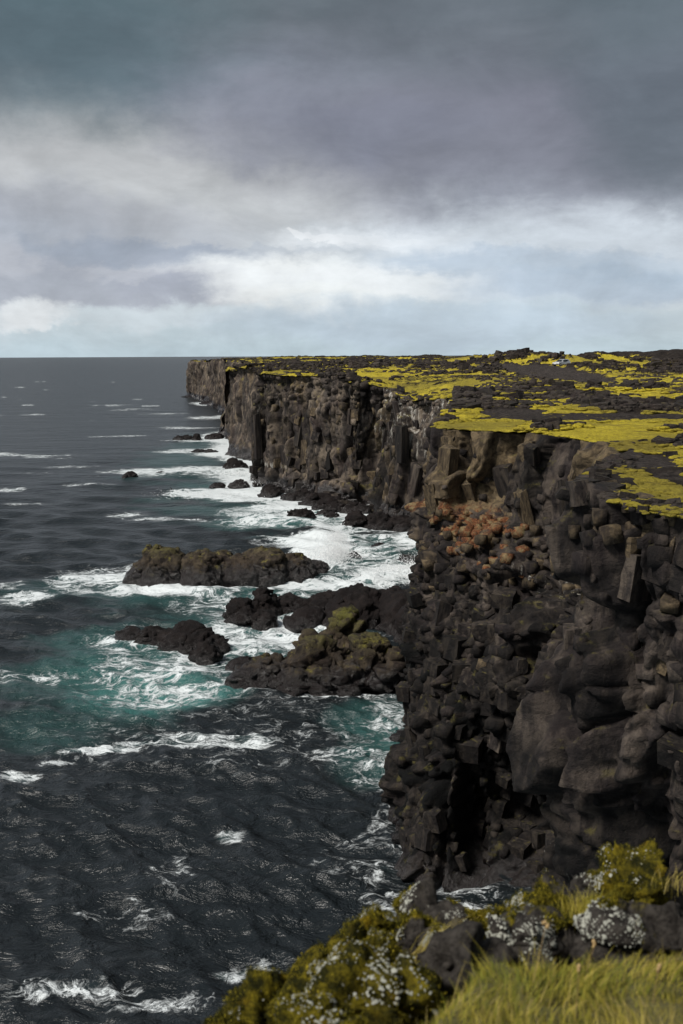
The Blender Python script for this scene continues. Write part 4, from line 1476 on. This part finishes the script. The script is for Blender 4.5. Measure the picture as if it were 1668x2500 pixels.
def prism(bm, prof, y0, y1, inset=0.0):
    """side profile (x, z) swept across the car, roof edge tucked in"""
    a = [bm.verts.new((x, y0 + (inset if z > 1.1 else 0), z)) for x, z in prof]
    c_ = [bm.verts.new((x, y1 - (inset if z > 1.1 else 0), z)) for x, z in prof]
    n = len(prof)
    bm.faces.new(a[::-1])
    bm.faces.new(c_)
    for i in range(n):
        bm.faces.new((a[i], a[(i + 1) % n], c_[(i + 1) % n], c_[i]))


M_paint = plain('silver_paint', (0.62, 0.63, 0.65), 0.3, 0.25, var=0.05)
M_glass = plain('car_glass', (0.015, 0.018, 0.022), 0.08, 0.0)
M_tyre = plain('tyre_rubber', (0.02, 0.02, 0.02), 0.85)
M_rim = plain('alloy_rim', (0.5, 0.5, 0.5), 0.3, 0.8)
M_lamp = plain('headlamp_glass', (0.8, 0.82, 0.84), 0.15)
M_trim = plain('grey_trim', (0.06, 0.06, 0.062), 0.6)
M_white = plain('white_panel', (0.8, 0.8, 0.8), 0.5)
cp = at_y(1371, 898.5, 243)
car_g = ground(np.array([[cp.x + a, cp.y + b_] for a in (-1.5, 0, 1.5) for b_ in (-1.2, 0, 1.2)]))[0].max()
car = empty('parked_car', (cp.x, cp.y, car_g + 0.02), R(180 + 38))
tag(car, 'silver estate car parked on gravel before dark lava mounds', 'car')
bm = bmesh.new()
prism(bm, [(2.25, 0.38), (2.32, 0.62), (2.2, 0.86), (1.15, 1.02), (0.35, 1.52), (-0.3, 1.62), (-1.75, 1.58), (-2.15, 1.10), (-2.25, 0.85), (-2.25, 0.38)], -0.92, 0.92, 0.16)
body = bm_obj('body', bm, M_paint, car, 0.05)
for sy in (-1, 1):
    bm = bmesh.new()
    a = [(0.98, 1.04), (0.36, 1.46), (-0.2, 1.53), (-0.2, 1.04)]
    vs = [bm.verts.new((x, sy * (0.945 if z < 1.1 else 0.80), z)) for x, z in a] + [bm.verts.new((x, sy * (0.90 if z < 1.1 else 0.74), z)) for x, z in a]
    for q in ((0, 1, 2, 3), (7, 6, 5, 4), (0, 4, 5, 1), (1, 5, 6, 2), (2, 6, 7, 3), (3, 7, 4, 0)):
        bm.faces.new([vs[i] for i in q])
    bm_obj('side_window', bm, M_glass, car)
    bm = bmesh.new()
    a = [(-0.3, 1.04), (-0.3, 1.53), (-1.65, 1.50), (-1.95, 1.1)]
    vs = [bm.verts.new((x, sy * (0.945 if z < 1.1 else 0.80), z)) for x, z in a] + [bm.verts.new((x, sy * (0.90 if z < 1.1 else 0.74), z)) for x, z in a]
    for q in ((0, 1, 2, 3), (7, 6, 5, 4), (0, 4, 5, 1), (1, 5, 6, 2), (2, 6, 7, 3), (3, 7, 4, 0)):
        bm.faces.new([vs[i] for i in q])
    bm_obj('rear_window', bm, M_glass, car)
    bm = bmesh.new()
    boxm(bm, 0.62, 0.8, sy * 0.95 - 0.1, sy * 0.95 + 0.1, 1.05, 1.2)
    bm_obj('wing_mirror', bm, M_white, car, 0.02)
    bm = bmesh.new()
    boxm(bm, 2.0, 2.3, sy * 0.66 - 0.2, sy * 0.66 + 0.2, 0.7, 0.86)
    bm_obj('headlight', bm, M_lamp, car, 0.03)
    bm = bmesh.new()
    boxm(bm, -1.5, 0.2, sy * 0.62 - 0.04, sy * 0.62 + 0.04, 1.62, 1.70)
    bm_obj('roof_rail', bm, M_rim, car, 0.015)
    for wx in (1.42, -1.40):
        bm = bmesh.new()
        bmesh.ops.create_cone(bm, cap_ends=True, segments=20, radius1=0.36, radius2=0.36, depth=0.24,
                              matrix=Matrix.Translation((wx, sy * 0.86, 0.36)) @ Matrix.Rotation(math.pi / 2, 4, 'X'))
        ty = bm_obj('wheel', bm, M_tyre, car, 0.02)
        bm = bmesh.new()
        bmesh.ops.create_cone(bm, cap_ends=True, segments=16, radius1=0.22, radius2=0.22, depth=0.05,
                              matrix=Matrix.Translation((wx, sy * 0.985, 0.36)) @ Matrix.Rotation(math.pi / 2, 4, 'X'))
        bm_obj('rim', bm, M_rim, ty)
bm = bmesh.new()
a = [(1.12, 1.03), (0.38, 1.50)]
vs = [bm.verts.new((x + dx, y * (1 if z < 1.2 else 0.82), z + dz)) for dx, dz in ((0.03, 0.04), (-0.03, -0.02)) for x, z in a for y in (-0.8, 0.8)]
for q in ((0, 1, 3, 2), (4, 6, 7, 5), (0, 4, 5, 1), (2, 3, 7, 6), (0, 2, 6, 4), (1, 5, 7, 3)):
    bm.faces.new([vs[i] for i in q])
bm_obj('windscreen', bm, M_glass, car)
bm = bmesh.new()
boxm(bm, 2.2, 2.40, -0.9, 0.9, 0.34, 0.60)
bm_obj('bumper', bm, M_trim, car, 0.04)
bm = bmesh.new()
boxm(bm, 2.40, 2.43, -0.26, 0.26, 0.50, 0.61)
bm_obj('number_plate', bm, M_white, car)

# ------------------------------------------------------------------ seabird low over the surf
bp = at_z(418, 1206, 0.0)
bird = empty('seabird', (bp.x, bp.y, 1.0), R(60))
tag(bird, 'dark seabird banking low over the white foam left of the long cliff', 'bird')
M_bird = plain('dark_feathers', (0.02, 0.02, 0.022), 0.7)
V_, F_ = ico(3)
v = V_.copy()
body_v = v * np.array([0.34, 0.085, 0.085])
body_v[:, 2] += 0.06 * (v[:, 0] > 0.6) * (v[:, 0] - 0.6)
mesh_np('body', body_v, F_, M_bird, smooth=True, parent=bird)
for sy in (1, -1):
    vs, fs = [], []
    n = 9
    for i in range(n):
        u = i / (n - 1)
        ch = 0.20 * (1 - u) ** 0.6 + 0.03
        x = 0.08 - 0.22 * u * u
        y = sy * 0.62 * u * 0.55
        z = sy * 0.5 * u * (1 - 0.35 * u) + 0.02
        vs += [(x + ch * 0.5, y, z + 0.012), (x - ch * 0.5, y, z), (x - ch * 0.1, y, z + 0.035), (x - ch * 0.1, y, z - 0.015)]
    for i in range(n - 1):
        a = 4 * i
        for p_, q_ in ((0, 2), (2, 1), (1, 3), (3, 0)):
            fs.append((a + p_, a + 4 + p_, a + 4 + q_, a + q_))
    mesh_np('wing', vs, fs, M_bird, smooth=True, parent=bird)
mesh_np('tail', [(-0.30, -0.03, 0), (-0.30, 0.03, 0), (-0.52, 0.08, 0.0), (-0.52, -0.08, 0.0), (-0.30, 0, 0.03), (-0.5, 0, 0.015)],
        [(0, 1, 2, 3), (0, 4, 5, 3), (4, 1, 2, 5)], M_bird, parent=bird)

# ------------------------------------------------------------------ foreground: bank, boulders, grass
nx, ny = 200, 150
gx, gy = np.linspace(-1.6, 3.4, nx), np.linspace(0.5, 4.75, ny)
GX_, GY_ = np.meshgrid(gx, gy, indexing='ij')
q = np.stack([GX_.ravel(), GY_.ravel(), np.zeros(GX_.size)], 1)


def bank_z(x, y):
    z = H - 2.28 - 0.36 * (y - 2.67) * np.where(y < 2.67, 0.3, 1.0) + 0.03 * x
    z = z - 0.55 * np.clip(0.55 - x, 0, 9)
    return z


qz = bank_z(q[:, 0], q[:, 1])
q[:, 2] = qz + fbm(q, 0.5, 4, 2) * 0.05
bd, _ = rimdist(q[:, :2])
bins = inside(q[:, :2])
q[:, 2] -= np.where(bins, 0, bd * 3.0)
ins_m = sm(-q[:, 0] + 0.2, 0, 0.8) * 0.8
F_ = grid_faces(nx, ny)
kf = (q[F_, 2] > H - 5.5).all(1)
V_, F2, at_ = compact(q, F_, kf, {'moss': np.clip(0.3 + fbm(q, 0.4, 3, 7), 0, 1), 'lichen': np.zeros(len(q))})
bank = mesh_np('bank', V_, F2, M_moss, at_, smooth=True)
tag(bank, 'dark mossy bank at the cliff edge', None, None, 'structure')


def boulder(l, r_, tp, bt, dist, label, moss_k, lich_k, seed, cat='boulder', depth=0.8, sub=5):
    c_ = at_y((l + r_) / 2, (tp + bt) / 2, dist)
    k_ = c_.length and (Vector((c_.x, c_.y, c_.z - H)).length) / FPX
    hx, hz = (r_ - l) / 2 * k_, (bt - tp) / 2 * k_
    hy = hx * depth
    V_, F_ = ico(sub)
    p = V_ * (1 + 0.0 * V_)
    p = np.sign(V_) * np.abs(V_) ** 0.78
    p = p * np.array([hx, hy, hz])
    s_ = max(hx, hz)
    wp = p + np.array([c_.x, c_.y, c_.z]) + seed * 3.3
    N_ = V_ / np.linalg.norm(V_, axis=1)[:, None]
    bl_, _ = blocks(wp, (0.24, 0.24, 0.17), seed, 0.8, 0.6, 0.10, True)
    bl2, _ = blocks(wp, (0.11, 0.11, 0.08), seed + 3, 0.9, 0.5, 0.15)
    d = fbm(wp, s_ * 1.1, 4, seed) * s_ * 0.32 + bl_ * 0.125 + bl2 * 0.035
    # cushions of moss
    f1, f2, off, rr = worley((wp + np.stack([fbm(wp, .05, 2, 1), fbm(wp, .05, 2, 2), fbm(wp, .05, 2, 3)], 1) * 0.03) / 0.06, seed + 4)
    cush = np.sqrt(np.clip(1 - f1 ** 2, 0, 1))
    mossv = np.clip(moss_k * (0.22 + 0.70 * sm(N_[:, 2], -0.5, 0.6)) + fbm(wp, 0.22, 5, seed + 8, .6) * 0.75 - 0.08, 0, 1)
    d = d + sm(mossv, 0.35, 0.55) * (cush * 0.016 + fbm(wp, 0.03, 3, seed + 2) * 0.018) + fbm(wp, 0.06, 4, seed + 1) * 0.02
    lich = np.clip(lich_k * sm(N_[:, 2], -0.35, 0.45) * (0.6 + fbm(wp, 0.3, 3, seed + 5)), 0, 1)
    p = p + N_ * d[:, None]
    o = mesh_np('boulder', p, F_, M_moss, {'moss': mossv, 'lichen': lich * 0.55}, smooth=True)
    o.location = c_
    vis = (N_[:, 1] < 0.5) | (N_[:, 2] > 0.3)
    pm = np.clip(sm(mossv, 0.38, 0.62), 0, 1) * vis * sm(N_[:, 2], -0.6, 0.2)
    if pm.sum() > 1:
        n = int(5200 * min(1.0, moss_k))
        ii = RNG.choice(len(p), n, p=pm / pm.sum())
        b0 = p[ii] + RNG.normal(0, 0.006, (n, 3))
        ln = RNG.uniform(0.003, 0.010, (n, 1))
        tip = b0 + (N_[ii] * 0.8 + np.array([0, 0, .5]) + RNG.normal(0, 0.45, (n, 3))) * ln
        sd = RNG.normal(0, 1, (n, 3))
        sd /= np.linalg.norm(sd, axis=1)[:, None]
        VV_ = np.stack([b0 - sd * 0.0028, b0 + sd * 0.0028, tip], 1).reshape(-1, 3)
        tn = np.repeat(np.clip(RNG.normal(0.28, 0.28, n) + 0.5 * fbm(wp[ii], 0.12, 3, 5), 0, 1), 3)
        f_ = mesh_np('moss', VV_, np.arange(3 * n).reshape(-1, 3), M_fuzz, {'tone': tn, 'up': np.tile([0, 0, 1.0], n)}, parent=o)
        f_['kind'] = 'stuff'
    pl = np.clip(lich - 0.12, 0, 1) * vis * sm(fbm(wp, 0.10, 3, seed + 40), -0.05, 0.2)
    if pl.sum() > 1:
        n = int(1700 * lich_k)
        ii = RNG.choice(len(p), n, p=pl / pl.sum())
        VV_, FF_, k0 = [], [], 0
        for q_ in ii:
            nn = Vector(N_[q_] + RNG.normal(0, .25, 3)).normalized()
            t1 = nn.orthogonal().normalized()
            t2 = nn.cross(t1)
            rad = RNG.gamma(1.4, 0.0020) + 0.0011
            m_ = 9
            base = np.array(p[q_]) + np.array(nn) * 0.0045
            rr0 = rad * RNG.uniform(.55, 1.3, m_)
            an = np.linspace(0, 6.283, m_, endpoint=False)
            ring = base + np.outer(np.cos(an) * rr0, np.array(t1)) + np.outer(np.sin(an) * rr0, np.array(t2)) - np.array(nn) * 0.004
            VV_.append(np.concatenate([base[None] + np.array(nn) * 0.0005, ring]))
            FF_.append(np.array([(0, 1 + a_, 1 + (a_ + 1) % m_) for a_ in range(m_)]) + k0)
            k0 += m_ + 1
        f_ = mesh_np('lichen', np.concatenate(VV_), np.concatenate(FF_), M_lichen, parent=o)
        f_['kind'] = 'stuff'
    tag(o, label, cat, 'mossy boulders on the cliff edge')
    return o


for i, a in enumerate([
    (1430, 1640, 2118, 2260, 4.35, 'yellow mossy boulder with white lichen, highest at the right edge', 0.95, 0.55, 0.9),
    (1330, 1450, 2170, 2290, 4.25, 'dark mossy rubble rock left of the highest boulder', 0.7, 0.1, 0.9),
    (1245, 1345, 2212, 2300, 4.2, 'narrow rock with yellow moss and white lichen between two domes', 0.8, 0.6, 0.8),
    (1120, 1250, 2212, 2300, 4.2, 'rounded boulder under plain olive moss', 0.95, 0.15, 0.9),
    (1015, 1125, 2212, 2310, 4.15, 'boulder with bright white lichen top right of the dry grass tuft', 0.6, 0.9, 0.9),
    (950, 1065, 2255, 2360, 3.95, 'boulder splashed with white lichen behind the dry grass tuft', 0.55, 1.0, 0.9),
    (905, 955, 2235, 2310, 4.1, 'small knob of yellow moss on the skyline of the edge', 0.95, 0.35, 0.9),
    (830, 950, 2300, 2410, 3.9, 'mossy boulder below the small yellow knob', 0.95, 0.25, 0.9),
    (1065, 1185, 2310, 2420, 3.5, 'bare dark rock above the grass', 0.15, 0.15, 0.8),
    (1160, 1350, 2246, 2350, 3.75, 'wide boulder with scattered white lichen above the grass', 0.5, 0.8, 0.8),
    (1390, 1560, 2215, 2350, 3.6, 'boulder with white lichen streaks beside the dark slab', 0.35, 0.7, 0.8),
    (1470, 1760, 2235, 2400, 3.5, 'big dark slab at the right frame edge', 0.2, 0.12, 0.7),
    (640, 850, 2370, 2520, 3.75, 'long mossy boulder sloping down to the left', 0.95, 0.2, 0.8),
    (780, 1030, 2385, 2560, 3.25, 'large lichen-spotted boulder left of the grass', 0.75, 0.7, 0.7),
    (570, 740, 2430, 2560, 3.6, 'mossy boulder with orange tints at lower left of the edge', 1.0, 0.2, 0.8),
    (490, 630, 2485, 2620, 3.5, 'lowest mossy boulder at the bottom left of the edge', 1.0, 0.15, 0.8),
    (660, 850, 2470, 2640, 3.05, 'mossy boulder at the bottom frame edge', 0.95, 0.5, 0.8),
]):
    boulder(*a[:6], a[6], a[7], 200 + i * 7, depth=a[8])

# turf under the grass
nx, ny = 120, 90
gx, gy = np.linspace(-0.5, 4.2, nx), np.linspace(1.2, 3.6, ny)
GX_, GY_ = np.meshgrid(gx, gy, indexing='ij')
q = np.stack([GX_.ravel(), GY_.ravel(), np.zeros(GX_.size)], 1)


def turf_z(x, y):
    e_ = np.minimum(np.minimum((x - 0.16 - (y - 2.67) * 0.5), 3.30 - y + 0.06 * np.sin(x * 7)) * 1.0, 1.0)
    return H - 2.0 - 0.24 * (y - 2.67) + 0.03 * x + 0.03 * np.sin(x * 3.1 + 1) - 1.2 * np.clip(0.12 - e_, 0, 1), e_


tz, te = turf_z(q[:, 0], q[:, 1])
q[:, 2] = tz + fbm(q, 0.25, 4, 19) * 0.035
turf = mesh_np('turf', q, grid_faces(nx, ny), M_soil, smooth=True)
tag(turf, 'grassy turf hump in the bottom right corner', None, None, 'structure')


def blades(pts, lmin, lmax, wid, tone_rng, name, label, segs=3, lean=0.6):
    n = len(pts)
    ln = RNG.uniform(lmin, lmax, n)
    a = RNG.uniform(0, 6.283, n)
    le = RNG.uniform(0.1, lean, n) * ln
    g1, g2 = fbm(pts, 0.22, 2, 501), fbm(pts, 0.22, 2, 502)
    dx, dy = np.cos(a) * le + (0.15 + 0.8 * g1) * ln, np.sin(a) * le + 0.8 * g2 * ln
    wa = RNG.uniform(0, 6.283, n)
    wx, wy = np.cos(wa) * wid, np.sin(wa) * wid
    tn = np.clip(RNG.normal(tone_rng[0], tone_rng[1], n) + 0.45 * fbm(pts, 0.3, 3, 503), 0, 1)
    V_, U_ = [], []
    for i in range(segs + 1):
        u = i / segs
        tw = 1 - u * 0.85
        for sg in (-1, 1):
            V_.append(np.stack([pts[:, 0] + dx * u * u + sg * wx * tw, pts[:, 1] + dy * u * u + sg * wy * tw,
                                pts[:, 2] + ln * u * (1 - 0.15 * u)], 1))
            U_.append(np.full(n, u))
    m = 2 * (segs + 1)
    V_ = np.stack(V_, 1).reshape(-1, 3)
    U_ = np.stack(U_, 1).ravel()
    F_ = np.array([(2 * i, 2 * i + 1, 2 * i + 3, 2 * i + 2) for i in range(segs)])
    F_ = (F_[None] + (np.arange(n) * m)[:, None, None]).reshape(-1, 4)
    o = mesh_np(name, V_, F_, M_grass, {'tone': np.repeat(tn, m), 'up': U_})
    tag(o, label, 'grass', None, 'stuff')
    return o


def turf_pts(n, patch=0.0):
    x, y = RNG.uniform(0.0, 3.9, n) * RNG.uniform(0.6, 1.0, n), RNG.uniform(1.6, 3.45, n)
    z, e_ = turf_z(x, y)
    ok = e_ > 0.0 + 0.08 * RNG.random(n)
    p = np.stack([x, y, z - 0.008], 1)[ok]
    if patch:
        p = p[fbm(p, 0.16, 3, 301) > RNG.uniform(-0.6, patch, len(p))]
    return p


def turf_pt():
    p = turf_pts(30)
    return p[0]


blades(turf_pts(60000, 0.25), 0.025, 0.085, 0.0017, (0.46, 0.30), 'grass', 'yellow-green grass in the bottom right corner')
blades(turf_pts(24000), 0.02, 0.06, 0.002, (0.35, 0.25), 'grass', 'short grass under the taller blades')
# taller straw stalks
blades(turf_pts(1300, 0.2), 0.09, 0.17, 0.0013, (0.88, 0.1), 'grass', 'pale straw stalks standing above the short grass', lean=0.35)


def tuft(px, py, dist, n, spread, lmin, lmax, tone_rng, label):
    c_ = at_y(px, py, dist)

    pts = np.stack([c_.x + RNG.normal(0, spread, n), c_.y + RNG.normal(0, spread * 0.6, n), c_.z + RNG.normal(0, 0.01, n)], 1)
    return blades(pts, lmin, lmax, 0.0016, (sum(tone_rng) / 2, (tone_rng[1] - tone_rng[0]) / 3), 'grass_tuft', label, lean=0.5)


tuft(1035, 2385, 3.7, 260, 0.035, 0.14, 0.30, (0.65, 1.0), 'dry straw grass tuft among the lichen boulders')
tuft(1030, 2420, 3.6, 200, 0.05, 0.08, 0.2, (0.2, 0.6), 'green grass at the foot of the dry tuft')
tuft(1435, 2245, 3.95, 500, 0.06, 0.05, 0.13, (0.15, 0.6), 'green grass tuft on the rubble below the highest boulder')
tuft(1650, 2170, 4.1, 50, 0.05, 0.06, 0.14, (0.5, 1.0), 'sparse dry blades beside the highest boulder')
# seed heads
M_seed = plain('seed_head', (0.40, 0.27, 0.12), 0.9, var=0.4)
VV, FF = [], []
k = 0
sv, sf = ico(1)
GV = []
for _ in range(46):
    px, py = RNG.uniform(1150, 1668), RNG.uniform(2310, 2420)
    s_ = turf_pt()
    if s_ is None or s_[1] < 2.7:
        continue
    x, y, z = s_
    ln = RNG.uniform(0.13, 0.24)
    tx, ty_ = x + RNG.normal(0.02, 0.02), y + RNG.normal(0, 0.02)
    for u in np.linspace(0, 1, 2):
        pass
    st = np.array([(x - .001, y, z), (x + .001, y, z), (tx + .001, ty_, z + ln), (tx - .001, ty_, z + ln), (x, y + .0015, z), (tx, ty_ + .0015, z + ln)])
    VV.append(st)
    FF.append(np.array([(0, 1, 2), (0, 2, 3), (1, 4, 5), (1, 5, 2), (4, 0, 3), (4, 3, 5)]) + k)
    k += 6
    for h_ in range(3):
        VV.append(sv * np.array([0.006, 0.006, 0.010]) * RNG.uniform(.7, 1.3) + np.array([tx + RNG.normal(0, .004), ty_ + RNG.normal(0, .004), z + ln + h_ * 0.007]))
        FF.append(sf + k)
        k += len(sv)
o = mesh_np('seed_heads', np.concatenate(VV), np.concatenate(FF), M_seed)
tag(o, 'brown seed heads on thin stalks at the top of the grass', 'grass', None, 'stuff')
